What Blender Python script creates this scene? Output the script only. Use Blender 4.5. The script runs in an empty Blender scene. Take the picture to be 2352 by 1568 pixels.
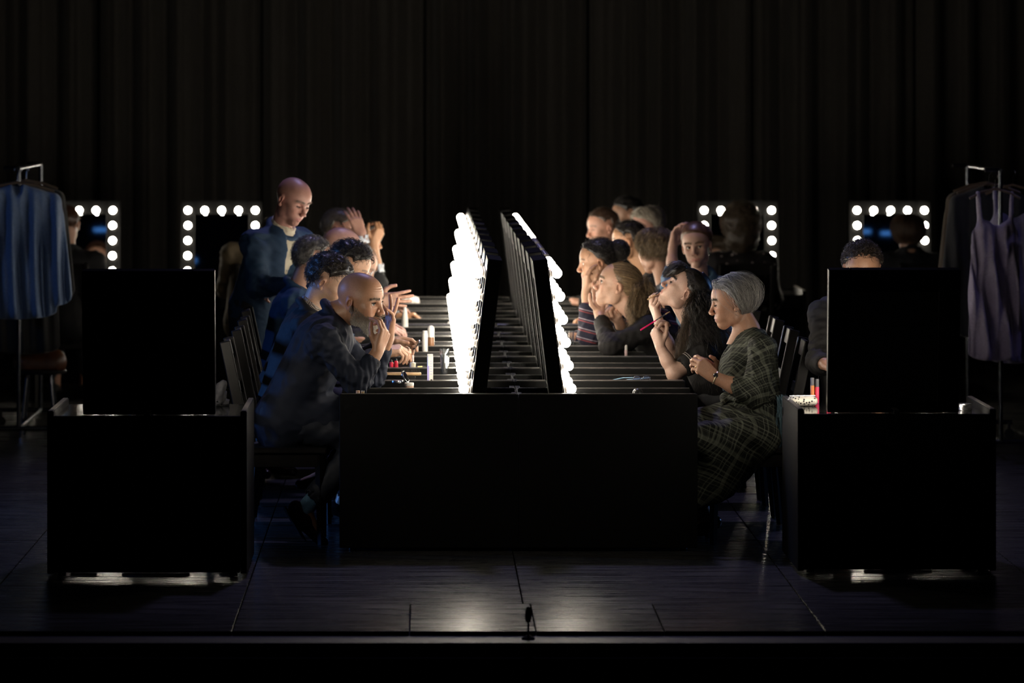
import bpy, bmesh, math, random
import numpy as np
from mathutils import Vector, Matrix

# ------------------------------------------------------------------ camera
# The camera stands in the auditorium about 20 m from the first table, a little
# left of the tables' axis; level, with lens shift. One pixel at distance d is d/10000 m.
FPX, XV, HZ, CZ = 10000.0, 970.0, 212.0, 2.106
scene = bpy.context.scene
cam_data = bpy.data.cameras.new('camera')
cam = bpy.data.objects.new('camera', cam_data)
scene.collection.objects.link(cam)
cam.location = (0, 0, CZ)
cam.rotation_euler = (math.radians(90), 0, 0)
cam_data.sensor_width = 36.0
cam_data.lens = 36.0 * FPX / 2352.0
cam_data.shift_x = (1176.0 - XV) / 2352.0
cam_data.shift_y = -(784.0 - HZ) / 2352.0
cam_data.clip_start = 1.0
cam_data.clip_end = 200.0
cam_data.dof.use_dof = True
cam_data.dof.focus_distance = 20.5
cam_data.dof.aperture_fstop = 3.4
scene.camera = cam

# ------------------------------------------------------------------ world, stage lights, exposure
world = bpy.data.worlds.new('dark_theatre')
scene.world = world
world.use_nodes = True
bg = world.node_tree.nodes['Background']
bg.inputs[0].default_value = (0.35, 0.45, 0.7, 1)
bg.inputs[1].default_value = 0.0006

def spot(name, loc, target, color, power, size_deg, blend=0.5, radius=0.25):
    l = bpy.data.lights.new(name, 'SPOT')
    l.color = color; l.energy = power
    l.spot_size = math.radians(size_deg); l.spot_blend = blend
    l.shadow_soft_size = radius
    o = bpy.data.objects.new(name, l)
    scene.collection.objects.link(o)
    o.location = loc
    o.rotation_euler = (Vector(target) - Vector(loc)).to_track_quat('-Z', 'Y').to_euler()
    return o

BLUE = (0.10, 0.32, 1.0)
LAV = (0.52, 0.48, 1.0)
spot('side_spot', (-9.5, 22.7, 3.2), (-0.85, 21.6, 0.85), BLUE, 2700, 18, 0.7, 0.9)
spot('side_spot', (9.5, 25.5, 3.4), (1.95, 21.6, 0.9), (0.22, 0.45, 1.0), 420, 17, 0.7, 0.6)
spot('top_spot', (0.6, 26.5, 8.5), (0.5, 23.0, 0.9), LAV, 780, 55, 0.7)
spot('rack_spot', (8.5, 21.0, 5.0), (3.4, 25.2, 1.2), (0.45, 0.42, 1.0), 75, 24, 0.6)
spot('rack_spot', (-8.0, 22.0, 4.0), (-2.4, 26.0, 1.3), (0.16, 0.40, 1.0), 110, 22, 0.6)
spot('front_spot', (5.5, 9.0, 7.0), (1.7, 20.5, 0.4), (1.0, 0.92, 0.78), 190, 6.5, 0.9, 0.4)

scene.view_settings.view_transform = 'Standard'
scene.view_settings.look = 'None'
scene.view_settings.exposure = 0.0
scene.view_settings.gamma = 1.0
scene.view_settings.use_curve_mapping = False
scene.cycles.use_denoising = True
scene.cycles.max_bounces = 6
scene.cycles.diffuse_bounces = 3
scene.cycles.glossy_bounces = 4
scene.cycles.transmission_bounces = 4
scene.cycles.sample_clamp_indirect = 4.0
scene.cycles.caustics_reflective = False
scene.cycles.caustics_refractive = False

# ------------------------------------------------------------------ helpers
COL = scene.collection

def W(px, py, d, off=0.0):
    """The point seen at a photograph pixel, standing d metres away."""
    return np.array([(px - XV) * d / FPX, d + off, CZ - (py - HZ) * d / FPX])

def srgb(h):
    h = h.lstrip('#')
    v = [int(h[i:i + 2], 16) / 255 for i in (0, 2, 4)]
    return tuple(c / 12.92 if c <= 0.04045 else ((c + 0.055) / 1.055) ** 2.4 for c in v)

MATS = {}
def mat(name, color=(0.5, 0.5, 0.5), rough=0.5, metal=0.0, spec=0.5, noise=0.0, nscale=40, bump=0.0, bscale=120,
        bstretch=(1, 1, 1), emit=None, estr=0.0, coat=0.0, sheen=0.0, sss=0.0, trans=0.0, attr=False, rnoise=0.0, color2=None):
    if name in MATS:
        return MATS[name]
    m = bpy.data.materials.new(name)
    m.use_nodes = True
    nt = m.node_tree
    b = nt.nodes['Principled BSDF']
    b.inputs['Base Color'].default_value = (*color, 1)
    b.inputs['Roughness'].default_value = rough
    b.inputs['Metallic'].default_value = metal
    b.inputs['Specular IOR Level'].default_value = spec
    b.inputs['Coat Weight'].default_value = coat
    b.inputs['Sheen Weight'].default_value = sheen
    b.inputs['Subsurface Weight'].default_value = sss
    b.inputs['Subsurface Radius'].default_value = (0.012, 0.005, 0.003)
    b.inputs['Subsurface Scale'].default_value = 1.0
    b.inputs['Transmission Weight'].default_value = trans
    if emit:
        b.inputs['Emission Color'].default_value = (*emit, 1)
        b.inputs['Emission Strength'].default_value = estr
    tc = nt.nodes.new('ShaderNodeTexCoord')
    src = None
    if attr:
        a = nt.nodes.new('ShaderNodeVertexColor'); a.layer_name = 'paint'
        src = a.outputs[0]
    if noise > 0 or color2 is not None:
        n = nt.nodes.new('ShaderNodeTexNoise'); n.inputs['Scale'].default_value = nscale; n.inputs['Detail'].default_value = 4
        mp = nt.nodes.new('ShaderNodeMapping'); mp.inputs['Scale'].default_value = bstretch
        nt.links.new(tc.outputs['Object'], mp.inputs[0]); nt.links.new(mp.outputs[0], n.inputs['Vector'])
        r = nt.nodes.new('ShaderNodeMapRange')
        r.inputs[1].default_value = 0.3; r.inputs[2].default_value = 0.7
        r.inputs[3].default_value = 1 - noise; r.inputs[4].default_value = 1 + noise
        nt.links.new(n.outputs[0], r.inputs[0])
        if color2 is not None:
            mx = nt.nodes.new('ShaderNodeMix'); mx.data_type = 'RGBA'
            r.inputs[3].default_value = 0; r.inputs[4].default_value = 1
            mx.inputs[6].default_value = (*color, 1); mx.inputs[7].default_value = (*color2, 1)
            nt.links.new(r.outputs[0], mx.inputs[0])
            src = mx.outputs[2]
        else:
            vm = nt.nodes.new('ShaderNodeVectorMath'); vm.operation = 'SCALE'
            if src is not None:
                nt.links.new(src, vm.inputs[0])
            else:
                vm.inputs[0].default_value = color
            nt.links.new(r.outputs[0], vm.inputs['Scale'])
            src = vm.outputs[0]
    if src is not None:
        nt.links.new(src, b.inputs['Base Color'])
    if bump > 0:
        n = nt.nodes.new('ShaderNodeTexNoise'); n.inputs['Scale'].default_value = bscale; n.inputs['Detail'].default_value = 3
        mp = nt.nodes.new('ShaderNodeMapping'); mp.inputs['Scale'].default_value = bstretch
        nt.links.new(tc.outputs['Object'], mp.inputs[0]); nt.links.new(mp.outputs[0], n.inputs['Vector'])
        bp = nt.nodes.new('ShaderNodeBump'); bp.inputs['Strength'].default_value = bump; bp.inputs['Distance'].default_value = 0.004
        nt.links.new(n.outputs[0], bp.inputs['Height']); nt.links.new(bp.outputs[0], b.inputs['Normal'])
    if rnoise > 0:
        n = nt.nodes.new('ShaderNodeTexNoise'); n.inputs['Scale'].default_value = nscale; n.inputs['Detail'].default_value = 5
        mp = nt.nodes.new('ShaderNodeMapping'); mp.inputs['Scale'].default_value = bstretch
        nt.links.new(tc.outputs['Object'], mp.inputs[0]); nt.links.new(mp.outputs[0], n.inputs['Vector'])
        r = nt.nodes.new('ShaderNodeMapRange')
        r.inputs[1].default_value = 0.3; r.inputs[2].default_value = 0.7
        r.inputs[3].default_value = max(0.02, rough - rnoise); r.inputs[4].default_value = rough + rnoise
        nt.links.new(n.outputs[0], r.inputs[0]); nt.links.new(r.outputs[0], b.inputs['Roughness'])
    MATS[name] = m
    return m

def fast_mesh(name, V, F, smooth=True):
    """V (n,3); F (m,4) or (m,3) integer array."""
    me = bpy.data.meshes.new(name)
    V = np.ascontiguousarray(V, dtype=np.float32); F = np.ascontiguousarray(F, dtype=np.int32)
    me.vertices.add(len(V)); me.vertices.foreach_set('co', V.ravel())
    k = F.shape[1]
    me.loops.add(F.size); me.loops.foreach_set('vertex_index', F.ravel())
    me.polygons.add(len(F))
    me.polygons.foreach_set('loop_start', np.arange(0, F.size, k, dtype=np.int32))
    me.polygons.foreach_set('use_smooth', np.full(len(F), smooth, dtype=bool))
    me.update(calc_edges=True)
    return me

def paint(me, C):
    a = me.color_attributes.new('paint', 'FLOAT_COLOR', 'POINT')
    C4 = np.ones((len(C), 4), dtype=np.float32); C4[:, :3] = C
    a.data.foreach_set('color', C4.ravel())

def obj(name, me, m, parent=None, loc=None):
    o = bpy.data.objects.new(name, me)
    COL.objects.link(o)
    if m is not None and me is not None and not me.materials:
        me.materials.append(m)
    if parent is not None:
        o.parent = parent
    if loc is not None:
        o.location = loc
    return o

def tag(o, label=None, cat=None, group=None, kind=None):
    if label: o['label'] = label
    if cat: o['category'] = cat
    if group: o['group'] = group
    if kind: o['kind'] = kind
    return o

def thing(name, label, cat, loc=(0, 0, 0), rot=(0, 0, 0), group=None):
    o = bpy.data.objects.new(name, None)
    o.empty_display_size = 0.1
    COL.objects.link(o)
    o.location = loc; o.rotation_euler = rot
    return tag(o, label, cat, group)

def copy_tree(o, parent=None):
    c = o.copy(); COL.objects.link(c); c.parent = parent
    for ch in list(o.children):
        copy_tree(ch, c)
    return c

class MB:
    """Collects boxes, tubes and lathes into one mesh."""
    def __init__(self): self.V = []; self.F = []
    def _add(self, V, F):
        n = len(self.V); self.V.extend([tuple(v) for v in V]); self.F.extend([tuple(i + n for i in f) for f in F]); return self
    def box(self, c, s, R=None, ch=0.0):
        c = np.array(c, float); h = np.array(s, float) / 2
        if ch <= 0:
            P = np.array([[x, y, z] for x in (-1, 1) for y in (-1, 1) for z in (-1, 1)]) * h
            F = [(0, 1, 3, 2), (4, 6, 7, 5), (0, 4, 5, 1), (2, 3, 7, 6), (0, 2, 6, 4), (1, 5, 7, 3)]
        else:
            bm = bmesh.new(); bmesh.ops.create_cube(bm, size=1.0)
            for v in bm.verts: v.co = Vector((v.co.x * s[0], v.co.y * s[1], v.co.z * s[2]))
            bmesh.ops.bevel(bm, geom=bm.edges[:], offset=ch, segments=1, affect='EDGES')
            bm.verts.ensure_lookup_table()
            P = np.array([v.co[:] for v in bm.verts]); F = [tuple(v.index for v in f.verts) for f in bm.faces]; bm.free()
        if R is not None: P = P @ np.array(R, float).T
        return self._add(P + c, F)
    def tube(self, pts, r, n=8, cap=True):
        pts = [np.array(p, float) for p in pts]
        rs = [r] * len(pts) if np.isscalar(r) else list(r)
        V = []; F = []
        ref = None
        for i, p in enumerate(pts):
            t = pts[min(i + 1, len(pts) - 1)] - pts[max(i - 1, 0)]
            t = t / (np.linalg.norm(t) + 1e-9)
            if ref is None: ref = np.array([0, 0, 1.0]) if abs(t[2]) < 0.9 else np.array([1.0, 0, 0])
            u = np.cross(t, ref); u /= np.linalg.norm(u) + 1e-9; v = np.cross(t, u); ref = np.cross(u, t)
            for j in range(n):
                a = 2 * math.pi * j / n
                V.append(p + rs[i] * (math.cos(a) * u + math.sin(a) * v))
        for i in range(len(pts) - 1):
            for j in range(n):
                F.append((i * n + j, i * n + (j + 1) % n, (i + 1) * n + (j + 1) % n, (i + 1) * n + j))
        if cap:
            F.append(tuple(range(n - 1, -1, -1))); F.append(tuple((len(pts) - 1) * n + j for j in range(n)))
        return self._add(V, F)
    def lathe(self, prof, c=(0, 0, 0), n=16, R=None):
        V = []; F = []
        for r, z in prof:
            for j in range(n):
                a = 2 * math.pi * j / n; V.append((r * math.cos(a), r * math.sin(a), z))
        V = np.array(V)
        for i in range(len(prof) - 1):
            for j in range(n):
                F.append((i * n + j, i * n + (j + 1) % n, (i + 1) * n + (j + 1) % n, (i + 1) * n + j))
        if prof[0][0] > 1e-5: F.append(tuple(range(n - 1, -1, -1)))
        if prof[-1][0] > 1e-5: F.append(tuple((len(prof) - 1) * n + j for j in range(n)))
        if R is not None: V = V @ np.array(R).T
        return self._add(V + np.array(c, float), F)
    def mesh(self, name, smooth=False):
        me = bpy.data.meshes.new(name); me.from_pydata(self.V, [], self.F)
        bm = bmesh.new(); bm.from_mesh(me); bmesh.ops.recalc_face_normals(bm, faces=bm.faces); bm.to_mesh(me); bm.free()
        if smooth:
            me.polygons.foreach_set('use_smooth', np.ones(len(me.polygons), dtype=bool))
            me.set_sharp_from_angle(angle=math.radians(40))
        me.update()
        return me
    def build(self, name, m, parent=None, smooth=False, loc=None):
        return obj(name, self.mesh(name, smooth), m, parent, loc)

def rotm(axis, deg):
    return np.array(Matrix.Rotation(math.radians(deg), 3, axis))

def nrm(v):
    v = np.array(v, float); return v / (np.linalg.norm(v) + 1e-12)

# ------------------------------------------------------------------ implicit surfaces (bodies, clothes, heads, hands)
class Field:
    def __init__(s, lo, hi, h):
        s.h = h; s.lo = np.array(lo, float) - 3 * h
        n = np.ceil((np.array(hi, float) - s.lo) / h).astype(int) + 4
        s.n = n
        s.f = np.full(n, 1.0, dtype=np.float32)
        s.ax = [(s.lo[i] + h * np.arange(n[i])).astype(np.float32) for i in range(3)]
    def _win(s, c, rad):
        a = np.clip(np.floor((np.array(c) - rad - s.lo) / s.h).astype(int), 0, s.n)
        b = np.clip(np.ceil((np.array(c) + rad - s.lo) / s.h).astype(int) + 1, 0, s.n)
        if np.any(b - a < 1): return None
        sl = tuple(slice(a[i], b[i]) for i in range(3))
        g = [s.ax[0][sl[0]][:, None, None], s.ax[1][sl[1]][None, :, None], s.ax[2][sl[2]][None, None, :]]
        return sl, g
    def _put(s, sl, d, k, sub):
        a = s.f[sl]
        if sub:
            a = -a
        if k > 0:
            hh = np.clip(0.5 + 0.5 * (a - d) / k, 0, 1)
            r = a + (d - a) * hh - k * hh * (1 - hh)
        else:
            r = np.minimum(a, d)
        s.f[sl] = -r if sub else r
    def ell(s, c, r, R=None, k=0.01, sub=False):
        r = np.array(r, float); c = np.array(c, float)
        w = s._win(c, float(r.max()) + k + 3 * s.h)
        if w is None: return s
        sl, g = w
        x, y, z = (g[i] - np.float32(c[i]) for i in range(3))
        if R is None: u, v, t = x, y, z
        else:
            R = np.array(R, np.float32)
            u = x * R[0, 0] + y * R[1, 0] + z * R[2, 0]; v = x * R[0, 1] + y * R[1, 1] + z * R[2, 1]; t = x * R[0, 2] + y * R[1, 2] + z * R[2, 2]
        q = (u / r[0]) ** 2 + (v / r[1]) ** 2 + (t / r[2]) ** 2
        k0 = np.sqrt(q); k1 = np.sqrt((u / r[0] ** 2) ** 2 + (v / r[1] ** 2) ** 2 + (t / r[2] ** 2) ** 2) + 1e-6
        s._put(sl, (k0 * (k0 - 1) / k1).astype(np.float32), k, sub); return s
    def cap(s, a, b, ra, rb=None, k=0.01, sub=False, lat=None, wide=1.0):
        rb = ra if rb is None else rb
        a = np.array(a, float); b = np.array(b, float); c = (a + b) / 2
        rad = np.abs(b - a) / 2 + max(ra, rb) * max(1.0, wide) + k + 3 * s.h
        w = s._win(c, rad)
        if w is None: return s
        sl, g = w
        x, y, z = (g[i] - np.float32(a[i]) for i in range(3)); ba = b - a
        if lat is not None and wide != 1.0:
            lat = nrm(lat); pl = x * lat[0] + y * lat[1] + z * lat[2]; e = pl * (1 - 1 / wide)
            x = x - e * lat[0]; y = y - e * lat[1]; z = z - e * lat[2]
            ba = ba - lat * (ba @ lat) * (1 - 1 / wide)
        L = float(ba @ ba) + 1e-9
        t = np.clip((x * ba[0] + y * ba[1] + z * ba[2]) / L, 0, 1)
        d = np.sqrt((x - t * ba[0]) ** 2 + (y - t * ba[1]) ** 2 + (z - t * ba[2]) ** 2) - (ra + (rb - ra) * t)
        s._put(sl, d.astype(np.float32), k, sub); return s
    def plane_cut(s, p, n):
        """Removes everything on the side n points to."""
        n = nrm(n); g = [s.ax[0][:, None, None], s.ax[1][None, :, None], s.ax[2][None, None, :]]
        d = sum((g[i] - p[i]) * n[i] for i in range(3))
        s.f = np.maximum(s.f, d.astype(np.float32)); return s
    def mesh(s, smooth=1):
        f = s.f; ins = f < 0
        c = ins[:-1, :-1, :-1].astype(np.int8)
        tot = np.zeros_like(c)
        offs = [(i, j, k) for i in (0, 1) for j in (0, 1) for k in (0, 1)]
        for i, j, k in offs:
            tot += ins[i:f.shape[0] - 1 + i, j:f.shape[1] - 1 + j, k:f.shape[2] - 1 + k]
        act = (tot > 0) & (tot < 8)
        idx = np.argwhere(act)
        if len(idx) == 0: return np.zeros((0, 3)), np.zeros((0, 4), int)
        val = np.stack([f[idx[:, 0] + i, idx[:, 1] + j, idx[:, 2] + k] for i, j, k in offs], 1)
        acc = np.zeros((len(idx), 3)); cnt = np.zeros(len(idx))
        O = np.array(offs, float)
        for e0 in range(8):
            for e1 in range(e0 + 1, 8):
                if abs(O[e0] - O[e1]).sum() != 1: continue
                a, b = val[:, e0], val[:, e1]
                m = (a < 0) != (b < 0)
                t = np.where(m, a / np.where(m, a - b, 1), 0)
                acc += m[:, None] * (O[e0] + t[:, None] * (O[e1] - O[e0])); cnt += m
        V = s.lo + s.h * (idx + acc / cnt[:, None])
        ids = np.full(act.shape, -1, dtype=np.int64); ids[tuple(idx.T)] = np.arange(len(idx))
        Fs = []
        for ax in range(3):
            o1, o2 = [(1, 2), (2, 0), (0, 1)][ax]
            n = list(f.shape)
            lo = [0, 0, 0]; hi = list(n); hi[ax] -= 1; lo[o1] = 1; lo[o2] = 1; hi[o1] -= 1; hi[o2] -= 1
            a = ins[lo[0]:hi[0], lo[1]:hi[1], lo[2]:hi[2]]
            sh = [0, 0, 0]; sh[ax] = 1
            b = ins[lo[0] + sh[0]:hi[0] + sh[0], lo[1] + sh[1]:hi[1] + sh[1], lo[2] + sh[2]:hi[2] + sh[2]]
            E = np.argwhere(a != b)
            if len(E) == 0: continue
            flip = a[tuple(E.T)]
            E = E + lo
            def cid(d1, d2):
                q = E.copy(); q[:, o1] -= d1; q[:, o2] -= d2; return ids[tuple(q.T)]
            Q = np.stack([cid(1, 1), cid(0, 1), cid(0, 0), cid(1, 0)], 1)
            Q[~flip] = Q[~flip][:, ::-1]
            Fs.append(Q)
        F = np.concatenate(Fs)
        F = F[(F >= 0).all(1)]
        for _ in range(smooth):
            S = np.zeros_like(V); N = np.zeros(len(V))
            for i in range(4):
                j = (i + 1) % 4
                np.add.at(S, F[:, i], V[F[:, j]]); np.add.at(N, F[:, i], 1)
                np.add.at(S, F[:, j], V[F[:, i]]); np.add.at(N, F[:, j], 1)
            V = 0.5 * V + 0.5 * S / np.maximum(N, 1)[:, None]
        return V, F

def vnormals(V, F):
    n = np.cross(V[F[:, 2]] - V[F[:, 0]], V[F[:, 3]] - V[F[:, 1]])
    N = np.zeros_like(V)
    for i in range(4): np.add.at(N, F[:, i], n)
    return N / (np.linalg.norm(N, axis=1, keepdims=True) + 1e-12)

def wave_noise(P, freq, seed=0, octaves=3):
    """Cheap smooth noise: sums of warped sines, about -1..1."""
    r = np.random.RandomState(seed); out = np.zeros(len(P)); amp = 1.0; tot = 0
    Q = P.copy()
    for o in range(octaves):
        A = r.normal(size=(3, 3)); A /= np.linalg.norm(A, axis=0)
        ph = r.uniform(0, 6.28, 3)
        s = np.sin(Q @ A * freq + ph)
        out += amp * (s[:, 0] * s[:, 1] + s[:, 2]) / 1.5; tot += amp
        Q = Q + 0.35 / freq * s; freq *= 1.9; amp *= 0.55
    return out / tot

def join_meshes(parts):
    Vs = []; Fs = []; n = 0
    for V, F in parts:
        Vs.append(V); Fs.append(F + n); n += len(V)
    return np.concatenate(Vs), np.concatenate(Fs)

def strand_mesh(P, r, sides=3, taper=True):
    """P (N,M,3) polylines -> thin tubes."""
    P = np.asarray(P, float); N, M, _ = P.shape
    T = np.gradient(P, axis=1); T /= np.linalg.norm(T, axis=2, keepdims=True) + 1e-9
    ref = np.array([0.31, 0.57, 0.76]); U = np.cross(T, ref); U /= np.linalg.norm(U, axis=2, keepdims=True) + 1e-9
    B = np.cross(T, U)
    rad = np.asarray(r, float)
    rad = np.broadcast_to(rad if rad.ndim else rad[None], (N,))[:, None] * (np.linspace(1, 0.25, M)[None] if taper else np.ones((1, M)))
    V = np.stack([P + rad[..., None] * (math.cos(2 * math.pi * j / sides) * U + math.sin(2 * math.pi * j / sides) * B) for j in range(sides)], 2)
    idx = np.arange(N * M * sides).reshape(N, M, sides)
    F = []
    for j in range(sides):
        k = (j + 1) % sides
        F.append(np.stack([idx[:, :-1, j], idx[:, :-1, k], idx[:, 1:, k], idx[:, 1:, j]], -1).reshape(-1, 4))
    return V.reshape(-1, 3), np.concatenate(F)

# ------------------------------------------------------------------ people: heads, hands, bodies, clothes, hair
def head_R(yaw, pitch, roll=0.0):
    """Columns: forward, left, up. yaw 0 looks along +X, 180 along -X, -90 at the audience."""
    y, p = math.radians(yaw), math.radians(pitch)
    f = np.array([math.cos(y) * math.cos(p), math.sin(y) * math.cos(p), math.sin(p)])
    l = nrm(np.cross([0, 0, 1], f)); u = np.cross(f, l)
    if roll:
        r = math.radians(roll); l, u = l * math.cos(r) + u * math.sin(r), u * math.cos(r) - l * math.sin(r)
    return np.stack([f, l, u], 1)

HC = np.array([-0.010, 0, 0.034])          # centre of the cranium in head space
SCALP = np.array([0.100, 0.077, 0.087])

def scalp_r(U):
    return 1.0 / np.sqrt(((U / SCALP) ** 2).sum(-1))

HAIRLINE = ([0, 35, 62, 80, 95, 112, 140, 180], [29, 26, 14, -8, -14, -34, -46, -50])
HAIRLINE_M = ([0, 35, 60, 74, 80, 104, 110, 140, 180], [29, 26, 16, 2, 16, 14, -24, -44, -48])
def hair_elev(az_deg, line=HAIRLINE):
    return np.interp(np.abs(az_deg), line[0], line[1])

SKINS = {}
def skin_mat(rough=0.42):
    return mat('skin', rough=rough, attr=True, noise=0.10, nscale=260, bump=0.12, bscale=420, spec=0.45)

class Person:
    def __init__(s, label, base, skin=(0.62, 0.38, 0.27), q=1.0, group=None):
        s.root = thing('person', label, 'person', (base[0], base[1], 0), group=group)
        s.o = np.array([base[0], base[1], 0.0]); s.skin = np.array(skin) * np.array([0.80, 0.72, 0.66]); s.q = q
        s.parts = []                     # (V, F, C) of the body
    def put(s, name, V, F, m, C=None, parent=None, label=None):
        if len(F) == 0: return None
        me = fast_mesh(name, V - s.o, F)
        if C is not None: paint(me, C)
        o = obj(name, me, m, parent or s.root)
        if label: o['label'] = label
        return o
    def add_skin(s, V, F, C=None):
        if len(F) == 0: return
        if C is None: C = np.tile(s.skin, (len(V), 1))
        s.parts.append((V, F, C))
    def finish(s):
        V, F = join_meshes([(a, b) for a, b, c in s.parts]); C = np.concatenate([c for a, b, c in s.parts])
        s.body = s.put('body', V, F, skin_mat(), C)
        return s

    # ---------------------------------------------------------------- head
    def head(s, c, yaw, pitch, roll=0, sc=1.0, neck=None, female=False, eyes='open', gaze=(0, 0), mouth=0.0, chest=None,
             brow=(0.10, 0.06, 0.045), lips=(0.45, 0.16, 0.13), stubble=0.0, stub_col=(0.16, 0.12, 0.10), jaw=1.0, nose=1.0,
             scalp=None, bald=False, wrinkle=0.0, iris=(0.10, 0.07, 0.05), cheeks=0.0, neck_r=None):
        c = np.array(c, float); R = head_R(yaw, pitch, roll)
        s.hc, s.hR, s.hs = c, R, sc
        h = 0.0027 / s.q if s.q <= 1 else 0.0027
        L = lambda p: c + R @ (np.array(p, float) * sc)
        neck = np.array(neck if neck is not None else c + np.array([0, 0, -0.2]), float)
        pts = np.array([c - 0.145 * sc, c + 0.145 * sc, neck - 0.06, neck + 0.06])
        F = Field(pts.min(0), pts.max(0), h)
        def E(p, r, k=0.012, sub=False, rot=None):
            RR = R if rot is None else R @ rot
            F.ell(L(p), np.array(r) * sc, RR, k * sc, sub)
        def K(a, b, ra, rb=None, k=0.01, sub=False):
            F.cap(L(a), L(b), ra * sc, (rb if rb is not None else ra) * sc, k * sc, sub)
        fj = 0.93 if female else 1.0
        E(HC, SCALP, 0.0)
        E((0.032, 0, 0.03), (0.060, 0.063, 0.072), 0.03)                       # forehead and face
        E((0.032, 0, -0.036), (0.056, 0.054 * fj, 0.056), 0.03)                # jaw block
        E((0.064, 0, -0.094), (0.026 * jaw, 0.027 * fj, 0.021), 0.022)
        K((0.058, 0, -0.100), (0.004, 0.040 * fj, -0.074), 0.014, 0.014, 0.018); K((0.058, 0, -0.100), (0.004, -0.040 * fj, -0.074), 0.014, 0.014, 0.018)         # chin
        for y in (-1, 1):
            E((0.004, y * 0.045 * fj, -0.060), (0.034, 0.018, 0.032), 0.025)   # jaw angle
            E((0.056, y * 0.043, -0.014), (0.026, 0.021, 0.019), 0.02)         # cheekbone
            E((0.056, y * 0.032, -0.045), (0.028 , 0.022 , 0.028), 0.02)       # cheek
            K((0.083, y * 0.012, 0.024), (0.068, y * 0.044, 0.026), 0.008 if female else 0.0105, 0.007, 0.012)   # brow
            E((0.094, y * 0.031, 0.004), (0.020, 0.017, 0.013), 0.010, True)   # socket
        E((0.070, 0, -0.062), (0.028, 0.032, 0.026), 0.015)                    # muzzle
        n = nose
        K((0.084, 0, 0.022), (0.084 + 0.026 * n, 0, -0.028), 0.0068, 0.0088, 0.010)
        E((0.085 + 0.024 * n, 0, -0.032), (0.0105, 0.0105, 0.0098), 0.008)
        for y in (-1, 1):
            E((0.093 + 0.012 * n, y * 0.0125, -0.037), (0.0115, 0.0075, 0.0085), 0.006)
            E((0.101 + 0.010 * n, y * 0.0065, -0.0458), (0.0045, 0.0026, 0.003), 0.002, True)
            K((0.0915, 0.0, -0.0605 + mouth), (0.080, y * 0.022, -0.0665 + mouth * 0.5), 0.0056, 0.003, 0.005)
            K((0.0900, 0.0, -0.0735 - mouth), (0.080, y * 0.020, -0.0690 - mouth * 0.5), 0.0064, 0.003, 0.005)
        for y in (-1, 1):
            K((0.0975, 0, -0.0668), (0.084, y * 0.021, -0.0676), 0.0013 + mouth * 0.6, 0.0010, 0.003, True)
        # eyes: lids bulge round the ball, then the opening
        eo = {'open': (0.0, 0.0050), 'down': (-0.0055, 0.0024), 'closed': (-0.007, 0.0006), 'up': (0.0015, 0.0054)}[eyes]
        s.lash_z = 0.004 + eo[0] + eo[1] + 0.0005
        for y in (-1, 1):
            ec = (0.0735, y * 0.0315, 0.004)
            E(ec, (0.0142, 0.0150, 0.0135), 0.005)
            if eo[1] > 0.001:
                E((0.086, y * 0.0325, 0.003 + eo[0]), (0.010, 0.0135, eo[1]), 0.0015, True)
        # ears
        for y in (-1, 1):
            ry = rotm('Y', 12) @ rotm('Z', y * 24)
            E((-0.012, y * 0.0770, -0.004), (0.0185, 0.0065, 0.0320), 0.006, False, ry)
            E((-0.016, y * 0.0815, 0.005), (0.0165, 0.0060, 0.0215), 0.004, False, ry)
            E((-0.007, y * 0.0850, -0.002), (0.0095, 0.0068, 0.0165), 0.004, True, ry)
            E((-0.004, y * 0.0765, -0.030), (0.0090, 0.0055, 0.0100), 0.006)
        # neck
        nr = neck_r or (0.046 if female else 0.056)
        K2 = L((-0.028, 0, -0.035))
        F.cap(K2, neck, nr * 0.94, nr * 1.05, 0.014)
        F.cap(L((0.004, 0, -0.070)), neck + R[:, 0] * 0.006, nr * 0.62, nr * 0.80, 0.014)
        if not female:
            F.ell(0.55 * L((0.03, 0, -0.09)) + 0.45 * (neck + R[:, 0] * 0.04), (0.012, 0.012, 0.014), None, 0.015)
        if chest is not None:
            chest(F)
        V, Fc = F.mesh(1)
        q = ((V - c) @ R) / sc                     # head space
        if wrinkle:
            w = np.exp(-((q[:, 2] - 0.062) / 0.020) ** 2) * (q[:, 0] > 0.045) * np.clip(1 - np.abs(q[:, 1]) / 0.055, 0, 1)
            N = vnormals(V, Fc)
            V = V + N * (wrinkle * w * np.sin(q[:, 2] * 2 * math.pi / 0.0095 + 9 * np.abs(q[:, 1]) ))[:, None]
        C = np.tile(s.skin, (len(V), 1))
        def tint(w, col):
            w = np.clip(w, 0, 1)[:, None]; C[:] = C * (1 - w) + np.array(col) * w
        g = lambda x, m, sd: np.exp(-((x - m) / sd) ** 2)
        ay = np.abs(q[:, 1]); front = q[:, 0] > 0.05
        tint(0.30 * g(q[:, 0], 0.112, 0.02) * g(q[:, 2], -0.034, 0.018), s.skin * (1.0, 0.66, 0.60))           # nose
        tint((0.25 + cheeks) * g(ay, 0.042, 0.020) * g(q[:, 2], -0.022, 0.020) * front, s.skin * (1.0, 0.66, 0.62))
        tint(0.35 * (ay > 0.074) * g(q[:, 2], 0, 0.04), s.skin * (1.0, 0.68, 0.62))                              # ears
        lipw = g(q[:, 2], -0.0670, 0.0085) * (ay < 0.024) * (q[:, 0] > 0.0755)
        tint(0.85 * lipw, lips)
        brz = 0.0295 - 9.0 * (ay - 0.032) ** 2
        tint(0.95 * g(q[:, 2], brz, 0.0052) * (ay > 0.010) * (ay < 0.056) * front, brow)
        lash = 0.9 * g(q[:, 2], 0.004 + eo[0] + eo[1] + 0.0010, 0.0024) * (ay > 0.018) * (ay < 0.047) * (q[:, 0] > 0.066)
        tint(lash, (0.03, 0.02, 0.02))
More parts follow.
